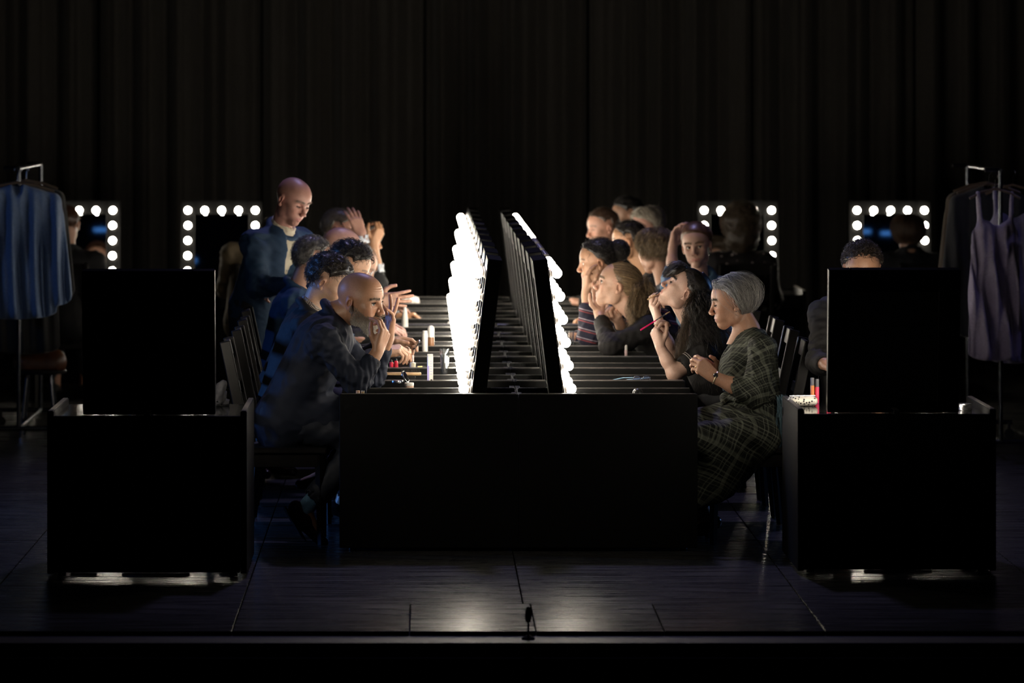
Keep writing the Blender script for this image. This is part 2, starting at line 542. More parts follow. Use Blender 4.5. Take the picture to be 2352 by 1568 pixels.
        tint(0.45 * g(q[:, 2], 0.003, 0.011) * g(ay, 0.031, 0.017) * front, s.skin * (0.62, 0.45, 0.45))  # shade of the eye sockets painted into the skin colour
        tint(0.8 * g(q[:, 2], -0.0455, 0.0035) * g(ay, 0.0065, 0.0045) * (q[:, 0] > 0.095), s.skin * 0.25)  # darkness inside the nostrils painted in as shade
        if stubble:
            w = (np.clip((-0.028 - q[:, 2]) / 0.02, 0, 1) * np.clip((q[:, 2] + 0.125) / 0.02, 0, 1) * np.clip((q[:, 0] + 0.005) / 0.02, 0, 1))
            w = np.maximum(w * (1 - 0.6 * g(ay, 0.035, 0.016) * g(q[:, 2], -0.040, 0.014)), 0) * (1 - lipw)
            w *= 0.75 + 0.25 * wave_noise(q, 900, 3, 2)
            tint(stubble * w, stub_col)
        if scalp is not None:
            el = np.degrees(np.arctan2(q[:, 2] - HC[2], np.hypot(q[:, 0] - HC[0], q[:, 1]))); az = np.degrees(np.arctan2(ay, q[:, 0] - HC[0]))
            w = np.clip((el - hair_elev(az)) / 8 + 0.3, 0, 1) * (q[:, 2] > -0.06)
            tint(0.7 * w * (0.85 + 0.3 * wave_noise(q, 500, 5, 2)), scalp)
        s.hV, s.hF, s.hq = V, Fc, q
        s.add_skin(V, Fc, C)
        # eyeballs (part of the face): white ball with an iris facing the gaze
        if eyes != 'closed':
            gz = nrm([1, gaze[0], gaze[1]])
            u = np.linspace(0, math.pi, 15); v = np.linspace(0, 2 * math.pi, 20, endpoint=False)
            for y in (-1, 1):
                ec = np.array([0.0745, y * 0.0315, 0.0035])
                a = nrm(gz); b = nrm(np.cross(a, [0, 0, 1])); d = np.cross(a, b)
                P = (np.cos(u)[:, None, None] * a + np.sin(u)[:, None, None] * (np.cos(v)[None, :, None] * b + np.sin(v)[None, :, None] * d)) * 0.0122
                P = P.reshape(-1, 3) + ec
                idx = np.arange(15 * 20).reshape(15, 20)
                Q = np.stack([idx[:-1], np.roll(idx[:-1], -1, 1), np.roll(idx[1:], -1, 1), idx[1:]], -1).reshape(-1, 4)
                cc = np.tile(np.array([0.72, 0.66, 0.60]), (300, 1)); uu = np.repeat(u, 20)
                cc[uu < 0.50] = iris; cc[uu < 0.22] = (0.01, 0.01, 0.01)
                s.add_skin(c + (P * sc) @ R.T, Q, cc)
        return s

    def L(s, P):
        """head space -> world"""
        return s.hc + (np.asarray(P, float) * s.hs) @ s.hR.T

    # ---------------------------------------------------------------- hair
    def cap_hair(s, m, col, thick=0.012, line=HAIRLINE, rough=0.0, freq=120, top=0.0, seed=1, back=0.0, name='hair', shade=0.25, fn=None):
        na, ne = 88, 30
        az = np.linspace(-180, 180, na, endpoint=False); t = np.linspace(0, 1, ne)
        lo = hair_elev(az, line)
        EL = lo[:, None] + (90 - lo[:, None]) * t[None]; AZ = np.repeat(az[:, None], ne, 1)
        e, a = np.radians(EL), np.radians(AZ)
        U = np.stack([np.cos(e) * np.cos(a), np.cos(e) * np.sin(a), np.sin(e)], -1).reshape(-1, 3)
        th = thick * np.minimum(1, (t[None] * 6 + 0.0)) ** 0.6 + np.zeros((na, 1))
        th = th + top * np.clip(np.sin(e), 0, 1) + back * np.clip(-np.cos(a), 0, 1) * np.minimum(1, t * 4)
        th = th.reshape(-1)
        if fn is not None: th = th + fn(U)
        nz = wave_noise(U * 0.1, freq, seed, 3)
        th = th + rough * nz * np.minimum(1, t[None] * 5 + np.zeros((na, 1))).reshape(-1)
        P = HC + U * (scalp_r(U) - 0.003 + th)[:, None]
        idx = np.arange(na * ne).reshape(na, ne)
        F = np.stack([idx[:, :-1], np.roll(idx, -1, 0)[:, :-1], np.roll(idx, -1, 0)[:, 1:], idx[:, 1:]], -1).reshape(-1, 4)
        C = np.clip(np.array(col) * (1 + shade * 1.6 * wave_noise(U * 0.1, freq * 2.2, seed + 5, 2))[:, None], 0.002, 1)
        return s.put(name, s.L(P), F, m, C)
    def scalp_seeds(s, n, seed, line=HAIRLINE, margin=2):
        r = np.random.RandomState(seed); out = []
        while sum(map(len, out)) < n:
            U = r.normal(size=(n * 3, 3)); U /= np.linalg.norm(U, axis=1, keepdims=True)
            el = np.degrees(np.arcsin(U[:, 2])); az = np.degrees(np.arctan2(U[:, 1], U[:, 0]))
            out.append(U[el > hair_elev(az, line) + margin])
        return np.concatenate(out)[:n], r
    def slerp(s, A, B, t):
        d = np.clip((A * B).sum(1), -0.999, 0.999); w = np.arccos(d)[:, None, None]
        t = np.asarray(t)[None, :, None]
        return (np.sin((1 - t) * w) * A[:, None] + np.sin(t * w) * B[:, None]) / np.sin(w)
    def strands(s, P, r, m, cols, name='hair_strands', parent=None, seed=0, local=True):
        P = np.asarray(P)
        if local: P = s.L(P.reshape(-1, 3)).reshape(P.shape)
        V, F = strand_mesh(P, r)
        rr = np.random.RandomState(seed); cols = np.array(cols)
        c = cols[rr.randint(len(cols), size=len(P))] * rr.uniform(0.7, 1.3, (len(P), 1))
        C = np.repeat(c, P.shape[1] * 3, 0)
        return s.put(name, V, F, m, np.clip(C, 0, 1), parent)
    def curly(s, n, m, cols, length=0.035, curl=0.008, lift=0.010, seed=3, r=0.0011, line=HAIRLINE, parent=None, drop=(0.2, 0, -0.5), turns=1.4):
        U, rr = s.scalp_seeds(n, seed, line)
        M = 9; t = np.linspace(0, 1, M)
        base = HC + U * (scalp_r(U) + 0.002)[:, None]
        D = rr.normal(size=U.shape) * 0.7 + np.array(drop); D -= U * (D * U).sum(1, keepdims=True); D /= np.linalg.norm(D, axis=1, keepdims=True) + 1e-9
        S = np.cross(U, D); ph = rr.uniform(0, 6.28, n); ln = length * rr.uniform(0.6, 1.3, n)
        w = 2 * math.pi * turns
        P = base[:, None] + D[:, None] * (ln[:, None] * t)[..., None] + U[:, None] * (lift * np.sin(math.pi * t * 0.8)[None] + curl * np.sin(w * t[None] + ph[:, None]))[..., None] \
            + S[:, None] * (curl * np.cos(w * t[None] + ph[:, None]))[..., None]
        return s.strands(P, r, m, cols, parent=parent, seed=seed)

    def flow(s, A, B, r, m, cols, off=(0.004, 0.016, 0.010), M=12, wave=0.0, wfreq=3.0, jitter=0.004, seed=0, name='hair_strands', parent=None):
        """Strands lying on the head from directions A to directions B (head space)."""
        rr = np.random.RandomState(seed); t = np.linspace(0, 1, M)
        A = A / np.linalg.norm(A, axis=1, keepdims=True); B = B / np.linalg.norm(B, axis=1, keepdims=True)
        U = s.slerp(A, B, t); U /= np.linalg.norm(U, axis=2, keepdims=True)
        o = np.interp(t, [0, 0.45, 1], off)[None] + rr.normal(size=(len(A), 1)) * jitter * np.sin(math.pi * t * 0.9)[None]
        ph = rr.uniform(0, 6.28, (len(A), 1)); o = o + wave * np.sin(2 * math.pi * wfreq * t[None] + ph)
        P = HC + U * (scalp_r(U) + o)[..., None]
        S = np.cross(A, B)[:, None] * (wave * np.cos(2 * math.pi * wfreq * t[None] + ph) * 2)[..., None]
        return s.strands(P + S, r, m, cols, name, parent, seed)
    def flow2(s, A, Bm, B, r, m, cols, off=(0.006, 0.022, 0.022, 0.012), M=16, wave=0.0, wfreq=3.0, jitter=0.004, seed=0, name='hair_strands', parent=None):
        """Strands over the head from A through Bm to B."""
        rr = np.random.RandomState(seed); t = np.linspace(0, 1, M); h = M // 2
        n1 = lambda Q: Q / np.linalg.norm(Q, axis=-1, keepdims=True)
        A, Bm, B = n1(A), n1(Bm), n1(B); u = t[None, :, None]
        U = n1((1 - u) ** 2 * A[:, None] + 2 * u * (1 - u) * Bm[:, None] * 1.25 + u ** 2 * B[:, None])
        o = np.interp(t, [0, 0.3, 0.7, 1], off)[None] + rr.normal(size=(len(A), 1)) * jitter * np.sin(math.pi * t * 0.95)[None]
        ph = rr.uniform(0, 6.28, (len(A), 1)); o = o + wave * np.sin(2 * math.pi * wfreq * t[None] + ph)
        P = HC + U * (scalp_r(U) + o)[..., None]
        return s.strands(P, r, m, cols, name, parent, seed)
    def hang(s, ctrl, r, m, cols, M=16, wave=0.006, wfreq=4.0, seed=0, name='hair_strands', parent=None, sync=0.5):
        """Free strands in world space through Catmull-Rom control points; ctrl is a list of (N,3)."""
        rr = np.random.RandomState(seed); C = np.stack([np.asarray(c, float) for c in ctrl], 1); n, k, _ = C.shape
        Cx = np.concatenate([2 * C[:, :1] - C[:, 1:2], C, 2 * C[:, -1:] - C[:, -2:-1]], 1)
        t = np.linspace(0, k - 1 - 1e-6, M); i = t.astype(int); u = (t - i)[None, :, None]
        p0, p1, p2, p3 = (Cx[:, i + j] for j in range(4))
        P = 0.5 * (2 * p1 + (p2 - p0) * u + (2 * p0 - 5 * p1 + 4 * p2 - p3) * u ** 2 + (3 * p1 - p0 - 3 * p2 + p3) * u ** 3)
        tt = np.linspace(0, 1, M)[None]; ph = rr.uniform(0, 6.28, (n, 1)) * (1 - sync) + C[:, 0, :1] * 60
        D = rr.normal(size=(n, 3)); D[:, 2] *= 0.3; D /= np.linalg.norm(D, axis=1, keepdims=True)
        E = np.cross(D, [0, 0, 1.0]); env = np.clip((tt - 0.15) * 3, 0, 1)
        P = P + D[:, None] * (wave * env * np.sin(2 * math.pi * wfreq * tt + ph))[..., None] + E[:, None] * (wave * env * np.cos(2 * math.pi * wfreq * tt + ph))[..., None]
        return s.strands(P, r, m, cols, name, parent, seed, local=False)
    def whiskers(s, mask, n, m, colfn, length=0.02, r=0.0006, down=(0.3, 0, -1.0), lift=0.5, seed=2, name='beard', parent=None, curl=0.003, lenfn=None):
        """Short hairs rooted on the face where mask(q) holds."""
        rr = np.random.RandomState(seed); w = mask(s.hq); ok = np.where(w > 0.02)[0]
        pick = rr.choice(ok, n, p=w[ok] / w[ok].sum()); N = vnormals(s.hV, s.hF)
        base = s.hV[pick] + rr.normal(size=(n, 3)) * 0.0012; nn = N[pick]
        dn = s.hR @ np.array(down); D = nn * lift + dn[None] + rr.normal(size=(n, 3)) * 0.25; D /= np.linalg.norm(D, axis=1, keepdims=True)
        t = np.linspace(0, 1, 6); ln = length * rr.uniform(0.6, 1.25, n)
        if lenfn is not None: ln = ln * lenfn(s.hq[pick])
        ph = rr.uniform(0, 6.28, n)
        side = np.cross(D, nn)
        P = base[:, None] + D[:, None] * (ln[:, None] * t)[..., None] + nn[:, None] * (0.12 * ln[:, None] * np.sin(math.pi * t))[..., None] + side[:, None] * (curl * np.sin(5 * t[None] + ph[:, None]))[..., None]
        V, F = strand_mesh(P, r); C = np.repeat(np.clip(colfn(s.hq[pick], rr), 0, 1), 18, 0)
        return s.put(name, V, F, m, C, parent)

    def brows(s, col, n=260):
        c0 = np.array(col)
        def mk(q):
            ay = np.abs(q[:, 1]); return np.exp(-((q[:, 2] - (0.0295 - 9.0 * (ay - 0.032) ** 2)) / 0.003) ** 2) * (ay > 0.011) * (ay < 0.054) * (q[:, 0] > 0.05)
        s.whiskers(mk, n, M_HAIR, lambda q, rr: c0 * rr.uniform(0.6, 1.3, (len(q), 1)), 0.010, 0.0007, (-0.5, 0, 0.25), 0.35, 4, 'eyebrows', curl=0.0008)
        def lk(q):
            ay = np.abs(q[:, 1]); return np.exp(-((q[:, 2] - s.lash_z) / 0.0016) ** 2) * (ay > 0.019) * (ay < 0.046) * (q[:, 0] > 0.072)
        s.whiskers(lk, 90, M_HAIR, lambda q, rr: np.tile([0.012, 0.01, 0.01], (len(q), 1)), 0.008, 0.0006, (0.9, 0, -0.2), 0.3, 5, 'eyelashes', curl=0.0005)

    # ---------------------------------------------------------------- hands and arms
    def hand_prims(s, F, wr, f, n, right, curls, thumb, spread=0.10, sc=1.0):
        f = nrm(f); n = np.array(n, float); n = nrm(n - f * (n @ f)); sd = np.cross(f, n) * (1 if right else -1)
        wr = np.array(wr, float)
        k = [(0.090, 0.029), (0.095, 0.0095), (0.090, -0.0095), (0.080, -0.0275)]
        seg = [(0.043, 0.026, 0.021), (0.047, 0.030, 0.022), (0.043, 0.028, 0.021), (0.034, 0.021, 0.019)]
        rad = [0.0092, 0.0096, 0.0090, 0.0080]
        tips = []
        for i in range(4):
            kn = wr + sc * (f * k[i][0] + sd * k[i][1])
            F.cap(wr + sc * (f * 0.012 + sd * k[i][1] * 0.62), kn, 0.0150 * sc, 0.0118 * sc, 0.010)
            cu = curls[i] if isinstance(curls[0], (tuple, list)) else curls
            a = 0.0; p = kn; lat = sd * (1.5 - i) * spread
            for j in range(3):
                a += math.radians(cu[j])
                dr = nrm(f * math.cos(a) + n * math.sin(a) + lat * math.cos(a))
                q = p + dr * seg[i][j] * sc
                F.cap(p, q, rad[i] * sc * (1.04 - 0.06 * j), rad[i] * sc * (0.96 - 0.08 * j), 0.003)
                p = q
            tips.append(p)
        F.cap(wr + sc * (f * 0.02 + sd * 0.012 + n * 0.006), wr + sc * (f * 0.062 + sd * 0.026 + n * 0.010), 0.0165 * sc, 0.013 * sc, 0.012)
        F.cap(wr + sc * (f * 0.02 - sd * 0.014 + n * 0.005), wr + sc * (f * 0.060 - sd * 0.022 + n * 0.006), 0.0150 * sc, 0.011 * sc, 0.012)
        p = wr + sc * (f * 0.022 + sd * 0.020 + n * 0.008)
        for j, (t, ln, rr) in enumerate(zip(thumb, (0.044, 0.033, 0.026), (0.0150, 0.0110, 0.0098))):
            dr = nrm(f * t[0] + sd * t[1] + n * t[2]); q = p + dr * ln * sc
            F.cap(p, q, rr * sc, rr * 0.88 * sc, 0.006); p = q
        tips.append(p)
        return tips
    def arm(s, el, wr, f, n, right, curls, thumb=((0.5, 0.8, 0.3), (0.8, 0.4, 0.3), (0.9, 0.1, 0.3)), spread=0.10, sc=1.0, from_t=0.0, ra=0.040, rb=0.026, upper=None):
        el = np.array(el, float); wr = np.array(wr, float)
        st = el + (wr - el) * from_t
        ex = wr + nrm(f) * 0.20 * sc
        pts = np.stack([st, wr, ex, wr + nrm(n) * 0.1 * sc] + ([np.array(upper, float)] if upper is not None else []))
        F = Field(pts.min(0) - 0.065, pts.max(0) + 0.065, 0.0030 / min(1, s.q))
        r0 = ra + (rb * 1.1 - ra) * from_t
        lat = np.cross(nrm(wr - el), nrm(n))
        F.cap(st, el + (wr - el) * 0.55 if from_t < 0.5 else wr, r0, ra * 0.80 if from_t < 0.5 else rb, 0.0)
        if from_t < 0.5: F.cap(el + (wr - el) * 0.5, wr, ra * 0.82, rb, 0.02, lat=lat, wide=1.12)
        if upper is not None: F.cap(el, upper, ra * 0.98, ra * 1.12, 0.02)
        F.cap(wr - nrm(wr - el) * 0.02, wr + nrm(f) * 0.02 * sc, rb * 0.95, 0.020 * sc, 0.012)
        tips = s.hand_prims(F, wr, f, n, right, curls, thumb, spread, sc)
        V, Fc = F.mesh(1)
        C = np.tile(s.skin, (len(V), 1))
        d = np.min(np.linalg.norm(V[:, None] - np.array(tips)[None], axis=2), 1)
        w = (0.5 * np.exp(-(d / 0.016) ** 2))[:, None]
        C = C * (1 - w) + (s.skin * (1.05, 0.72, 0.66)) * w
        s.add_skin(V, Fc, C)
        return tips

    # ---------------------------------------------------------------- trunk and clothes
    def trunk(s, J, fat=1.0, h=0.016, arms=True, legs=True, lk=1.0):
        P = np.array(list(J.values())); F = Field(P.min(0) - 0.2, P.max(0) + 0.2, h)
        lat = nrm(J['shL'] - J['shR'])
        F.cap(J['hip'], J['chest'], 0.105 * fat, 0.105 * fat, 0.0, lat=lat, wide=1.35)
        F.cap(J['chest'], J['neck'], 0.075, 0.045, 0.04)
        for q in ('L', 'R'):
            F.cap(J['chest'], J['sh' + q], 0.055, 0.045, 0.03)
            if arms:
                F.cap(J['sh' + q], J['el' + q], 0.043, 0.036, 0.02); F.cap(J['el' + q], J['wr' + q], 0.036, 0.022, 0.01)
            if legs:
                F.cap(J['hip'] + (lat if q == 'L' else -lat) * 0.085, J['kn' + q], 0.078 * lk, 0.055 * lk, 0.03)
                F.cap(J['kn' + q], J['an' + q], 0.052 * lk, 0.034, 0.02); F.cap(J['an' + q], J['to' + q], 0.034, 0.026, 0.02)
        V, Fc = F.mesh(1); s.add_skin(V, Fc)
    def cloth(s, name, m, fn, pts, h=0.009, folds=0.0, freq=45, seed=0, stretch=(1, 1, 1), weight=None, smooth=1, label=None, pad=0.16, col=None, noisefn=None):
        P = np.array(pts, float); F = Field(P.min(0) - pad, P.max(0) + pad, h / min(1.0, s.q))
        fn(F)
        V, Fc = F.mesh(smooth)
        if len(Fc) == 0: return None
        if folds:
            N = vnormals(V, Fc); w = wave_noise((V - s.o) * np.array(stretch), freq, seed, 2)
            w = 1 - np.abs(w) * 2.2
            k = folds if weight is None else folds * weight(V)
            V = V + N * (k * w)[:, None]
        if noisefn is not None: V = V + vnormals(V, Fc) * noisefn(V)[:, None]
        return s.put(name, V, Fc, m, col, label=label)
    def jacket(s, J, m, folds=0.006, fat=1.0, h=0.009, seed=1, cuff=0.06, collar=True, tails=None, name='jacket', sleeve=(0.066, 0.056, 0.046), open_v=None,
               freq=45, label=None, ends=(1.0, 1.0), short=False, chest_r=0.128, hip_r=0.122, wide=1.38, extra=None, crease=1.0):
        lat = nrm(J['shL'] - J['shR']); up = nrm(J['neck'] - J['hip']); fw = np.cross(lat, up)
        keys = ['hip', 'chest', 'neck', 'shL', 'shR', 'elL', 'elR', 'wrL', 'wrR']
        def fn(F):
            F.cap(J['hip'], J['chest'] - up * 0.03, hip_r * fat, chest_r * fat, 0.0, lat=lat, wide=wide)
            F.cap(J['hip'] * 0.5 + J['chest'] * 0.5 + fw * 0.02, J['chest'] + fw * 0.01, 0.115 * fat, 0.118 * fat, 0.03, lat=lat, wide=wide)
            F.cap(J['chest'] + up * 0.02, J['neck'] - up * 0.015, 0.085, 0.060, 0.05, lat=lat, wide=1.25)
            if tails is not None:
                F.cap(J['hip'], J['hip'] + np.array(tails), hip_r * fat, 0.125 * fat, 0.03, lat=lat, wide=1.35)
            for q, e in (('L', ends[0]), ('R', ends[1])):
                sh, el, wr = J['sh' + q], J['el' + q], J['wr' + q]
                F.cap(J['chest'] + up * 0.045, sh, 0.070, sleeve[0], 0.05)
                if short:
                    m_ = sh + (el - sh) * e
                    F.cap(sh, m_, sleeve[0], sleeve[1] * 1.05, 0.03)
                    F.cap(m_ + nrm(el - sh) * 0.020, m_ + nrm(el - sh) * 0.2, 0.040, None, 0.004, True)
                    continue
                F.cap(sh, el, sleeve[0], sleeve[1], 0.04)
                a = nrm(wr - el); w2 = el + (wr - el) * e - a * cuff * e
                F.cap(el, w2, sleeve[1], sleeve[2], 0.025)
                F.cap(w2 + a * 0.010, w2 + a * 0.12, min(0.031, sleeve[2] * 0.72), None, 0.004, True)
            if extra is not None: extra(F)
            # neck opening, collar
            F.cap(J['neck'] - up * 0.02, J['neck'] + up * 0.14, 0.062, 0.072, 0.008, True)
            if collar:
                for a in range(0, 24):
                    t0, t1 = 2 * math.pi * a / 24, 2 * math.pi * (a + 1) / 24
                    p = lambda t: J['neck'] + (lat * math.sin(t) * 0.079 + fw * math.cos(t) * 0.079) + up * (0.012 - 0.035 * math.cos(t))
                    F.cap(p(t0), p(t1), 0.017, None, 0.012)
        mid = [J['elL'], J['elR'], J['shL'], J['shR']]
        def weight(V):
            d = np.min([np.linalg.norm(V - q, axis=1) for q in mid], 0)
            e = np.min([np.linalg.norm(V - (J['el' + q] + (J['wr' + q] - J['el' + q]) * (0.0 if short else 0.85 * u)), axis=1) for q, u in (('L', ends[0]), ('R', ends[1]))] if not short else
                       [np.linalg.norm(V - (J['sh' + q] + (J['el' + q] - J['sh' + q]) * u), axis=1) for q, u in (('L', ends[0]), ('R', ends[1]))], 0)
            c = np.linalg.norm(V - J['neck'], axis=1)
            return (0.40 + 1.15 * np.exp(-(d / 0.11) ** 2)) * np.clip((e - 0.05) / 0.06, 0, 1) * np.clip((c - 0.085) / 0.05, 0, 1)
        def elbow(V):
            out = np.zeros(len(V))
            if short: return out
            for q in ('L', 'R'):
                sh, el, wr = J['sh' + q], J['el' + q], J['wr' + q]; a = nrm(nrm(el - sh) + nrm(wr - el)); b = nrm(wr - sh)
                d = V - el; t = d @ a; n = wave_noise(V - s.o, 30, seed + 2, 2)
                out += 0.0042 * crease * np.exp(-(np.linalg.norm(d, axis=1) / 0.105) ** 2) * np.sin(2 * math.pi * t / 0.026 + 2.6 * n)
                d2 = V - (sh + (el - sh) * 0.12); t2 = d2 @ nrm(el - sh)
                out += 0.0030 * crease * np.exp(-(np.linalg.norm(d2, axis=1) / 0.10) ** 2) * np.sin(2 * math.pi * t2 / 0.040 + 2.6 * n)
            return out
        return s.cloth(name, m, fn, [J[k] for k in keys] + ([J['hip'] + np.array(tails)] if tails is not None else []), h, folds, freq, seed, weight=weight, label=label, noisefn=elbow)
    def trousers(s, J, m, h=0.011, folds=0.004, r=(0.098, 0.074, 0.056), seed=4, name='trousers', hem=0.05):
        lat = nrm(J['shL'] - J['shR'])
        def fn(F):
            F.cap(J['hip'], J['hip'] + nrm(J['chest'] - J['hip']) * 0.08, 0.118, 0.112, 0.0, lat=lat, wide=1.35)
            for q, sg in (('L', 1), ('R', -1)):
                hp = J['hip'] + lat * sg * 0.085
                F.cap(hp, J['kn' + q], r[0], r[1], 0.03)
                a = nrm(J['an' + q] - J['kn' + q]); e = J['an' + q] - a * hem
                F.cap(J['kn' + q], e, r[1], r[2], 0.02)
                F.cap(e + a * 0.004, e + a * 0.08, r[2] * 0.86, None, 0.004, True)
        return s.cloth(name, m, fn, [J[k] for k in ('hip', 'knL', 'knR', 'anL', 'anR')], h, folds, 40, seed)
    def shoe(s, an, to, m, name='shoe', sole=None, r=0.036):
        an = np.array(an, float); to = np.array(to, float); d = nrm(to - an * (1, 1, 1)); up = nrm(np.cross(np.cross(d, [0, 0, 1]), d))
        if up[2] < 0: up = -up
        heel = an - up * 0.045 - d * 0.03
        def fn(F):
            F.cap(heel + up * 0.02, an + d * 0.05 - up * 0.02, r, r * 0.98, 0.0)
            F.cap(an + d * 0.04 - up * 0.030, to, r * 0.98, r * 0.72, 0.02)
            F.cap(an - up * 0.015, an + d * 0.03 - up * 0.015, r * 1.02, r * 0.96, 0.02)
            F.cap(an + up * 0.01, an + up * 0.08, r * 0.85, None, 0.004, True)
            F.plane_cut(heel - up * 0.018, -up)
        o = s.cloth(name, m, fn, [heel, to, an + up * 0.05], 0.006, pad=0.07)
        if sole is not None and o is not None:
            def fs(F):
                F.cap(heel - up * 0.016, an + d * 0.02 - up * 0.062, r * 0.98, r * 0.9, 0.0); F.cap(an + d * 0.04 - up * 0.058, to - up * 0.02, r * 0.95, r * 0.78, 0.02)
                F.plane_cut(heel - up * 0.016, up); F.plane_cut(heel - up * 0.030, -up)
            P = np.array([heel, to, an]); F2 = Field(P.min(0) - 0.07, P.max(0) + 0.07, 0.006); fs(F2); V, Fc = F2.mesh(0)
            s.put('sole', V, Fc, sole, parent=o)
        return o

def seated_joints(hip, neck, face, shw=0.185, elL=None, elR=None, wrL=None, wrR=None, knee_x=0.42, back=0.08, foot_back=0.10):
    """face +1 looks along +X, -1 along -X; left is then +Y or -Y."""
    hip = np.array(hip, float); neck = np.array(neck, float); ly = 1.0 * face
    up = nrm(neck - hip); chest = neck - up * 0.10
    J = dict(hip=hip, chest=chest, neck=neck)
    for q, sg in (('L', 1), ('R', -1)):
        sh = neck - up * 0.055 + np.array([0, sg * ly * shw, 0])
        J['sh' + q] = sh
        e = (elL if q == 'L' else elR); w = (wrL if q == 'L' else wrR)
        J['el' + q] = np.array(e if e is not None else sh + np.array([face * 0.13, sg * ly * 0.03, -0.26]), float)
        J['wr' + q] = np.array(w if w is not None else J['el' + q] + np.array([face * 0.22, -sg * ly * 0.05, 0.05]), float)
        J['kn' + q] = hip + np.array([face * knee_x, sg * ly * 0.10, -0.06])
        J['an' + q] = np.array([hip[0] + face * (knee_x - foot_back), hip[1] + sg * ly * 0.10, 0.085])
        J['to' + q] = J['an' + q] + np.array([face * 0.15, sg * ly * 0.02, -0.05])
    return J
# ------------------------------------------------------------------ the stage
M_LACQ = mat('black_lacquer', (0.004, 0.004, 0.004), 0.10, spec=0.5, rnoise=0.03, nscale=25)
M_BOARD = mat('black_painted_board', (0.005, 0.005, 0.005), 0.6, spec=0.10, bump=0.05, bscale=90)
M_RIM = mat('black_edge', (0.010, 0.010, 0.010), 0.22, spec=0.5)
M_FLOOR = mat('black_stage_floor', (0.036, 0.035, 0.034), 0.27, spec=0.5, noise=0.5, nscale=6, bstretch=(0.35, 7, 1), bump=0.10, bscale=9, rnoise=0.09)
M_SUB = mat('dark_underfloor', (0.004, 0.004, 0.004), 0.8)
M_EDGE = mat('stage_edge_wood', (0.10, 0.085, 0.065), 0.5, noise=0.35, nscale=14, bstretch=(0.2, 3, 3))
M_DRAPE = mat('black_drape', (0.046, 0.042, 0.038), 0.75, spec=0.25, noise=0.2, nscale=60, sheen=0.15)
M_PIT = mat('pit_black', (0.002, 0.002, 0.002), 0.9)

floor = tag(MB().box((0.4, 26.5, -0.075), (26, 18.96, 0.08)).build('floor', M_SUB), 'black stage floor laid in large painted boards', None, kind='structure')
XS = [-12.46, -10.33, -8.2, -7.135, -6.07, -5.0, -3.94, -2.875, -1.81, -0.745, 0.415, 1.577, 2.64, 3.70, 4.77, 5.83, 6.9, 7.96, 10.1, 12.2]
XA = [-12.46, -10.33, -8.2, -7.135, -6.07, -5.0, -3.94, -2.875, -1.81, -0.745, -0.05, 0.445, 0.948, 1.577, 2.64, 3.70, 4.77, 5.83, 6.9, 7.96, 10.1, 12.2]
DS = [17.04, 17.95, 18.6, 20.5, 22.4, 24.3, 26.2, 28.1, 30.0, 31.9, 33.8, 35.9]
rnd = random.Random(7)
_panel = {}
for r in range(len(DS) - 1):
    xs = XA if r == 0 else XS
    for i in range(len(xs) - 1):
        w, dp = round(xs[i + 1] - xs[i], 3), round(DS[r + 1] - DS[r], 3)
        if (w, dp) not in _panel:
            _panel[(w, dp)] = MB().box((0, 0, -0.0155), (w - 0.005, dp - 0.005, 0.029), ch=0.0015).mesh('panel')
        o = obj('panel', _panel[(w, dp)], M_FLOOR, floor, ((xs[i] + xs[i + 1]) / 2, (DS[r] + DS[r + 1]) / 2, -0.001))
        o.rotation_euler = (rnd.uniform(-0.0006, 0.0006), rnd.uniform(-0.0006, 0.0006), 0)
tag(MB().box((0.4, 16.925, -0.045), (26, 0.215, 0.05)).build('trim_1', M_EDGE), 'worn wooden strip along the front edge of the stage', kind='structure')
tag(MB().box((0.4, 16.78, -0.80), (26, 0.06, 1.46)).build('wall_front', M_PIT), 'black stage front falling into the orchestra pit', kind='structure')
tag(MB().box((0.4, 36.0, 3.6), (26, 0.1, 7.4)).build('wall_back', M_PIT), 'black back wall of the stage', kind='structure')

def drape_mesh(w, h, seed):
    rr = np.random.RandomState(seed)
    nx, nz = 64, 7
    u = np.linspace(0, 1, nx); z = np.linspace(0, h, nz)
    ph = rr.uniform(0, 6.28, 4)
    prof = 0.085 * np.sin(2 * math.pi * 4 * u + ph[0] + 0.9 * np.sin(2 * math.pi * u + ph[1])) + 0.03 * np.sin(2 * math.pi * 9 * u + ph[2]) + 0.012 * np.sin(2 * math.pi * 23 * u + ph[3])
    V = []
    for k, zz in enumerate(z):
        f = 1.0 - 0.25 * zz / h
        V.append(np.stack([u * w - w / 2, prof * f + 0.015 * np.sin(5 * u * 6.28 + k * 0.6), np.full(nx, zz)], 1))
    V = np.concatenate(V)
    idx = np.arange(nx * nz).reshape(nz, nx)
    F = np.stack([idx[:-1, :-1], idx[:-1, 1:], idx[1:, 1:], idx[1:, :-1]], -1).reshape(-1, 4)
    V2 = V + np.array([0, 0.012, 0]); n = len(V)
    return fast_mesh('stage_curtain', np.concatenate([V, V2]), np.concatenate([F, F[:, ::-1] + n]))
_dr = [drape_mesh(1.262, 6.0, k) for k in range(5)]
for i in range(14):
    o = obj('stage_curtain', _dr[(i * 3) % 5], M_DRAPE, None, (-8.3 + 1.28 * i, 34.1 + 0.05 * (i % 2), 0.02))
    tag(o, 'black pleated stage drape hanging at the back of the stage', 'curtain', 'black drapes across the back of the stage')

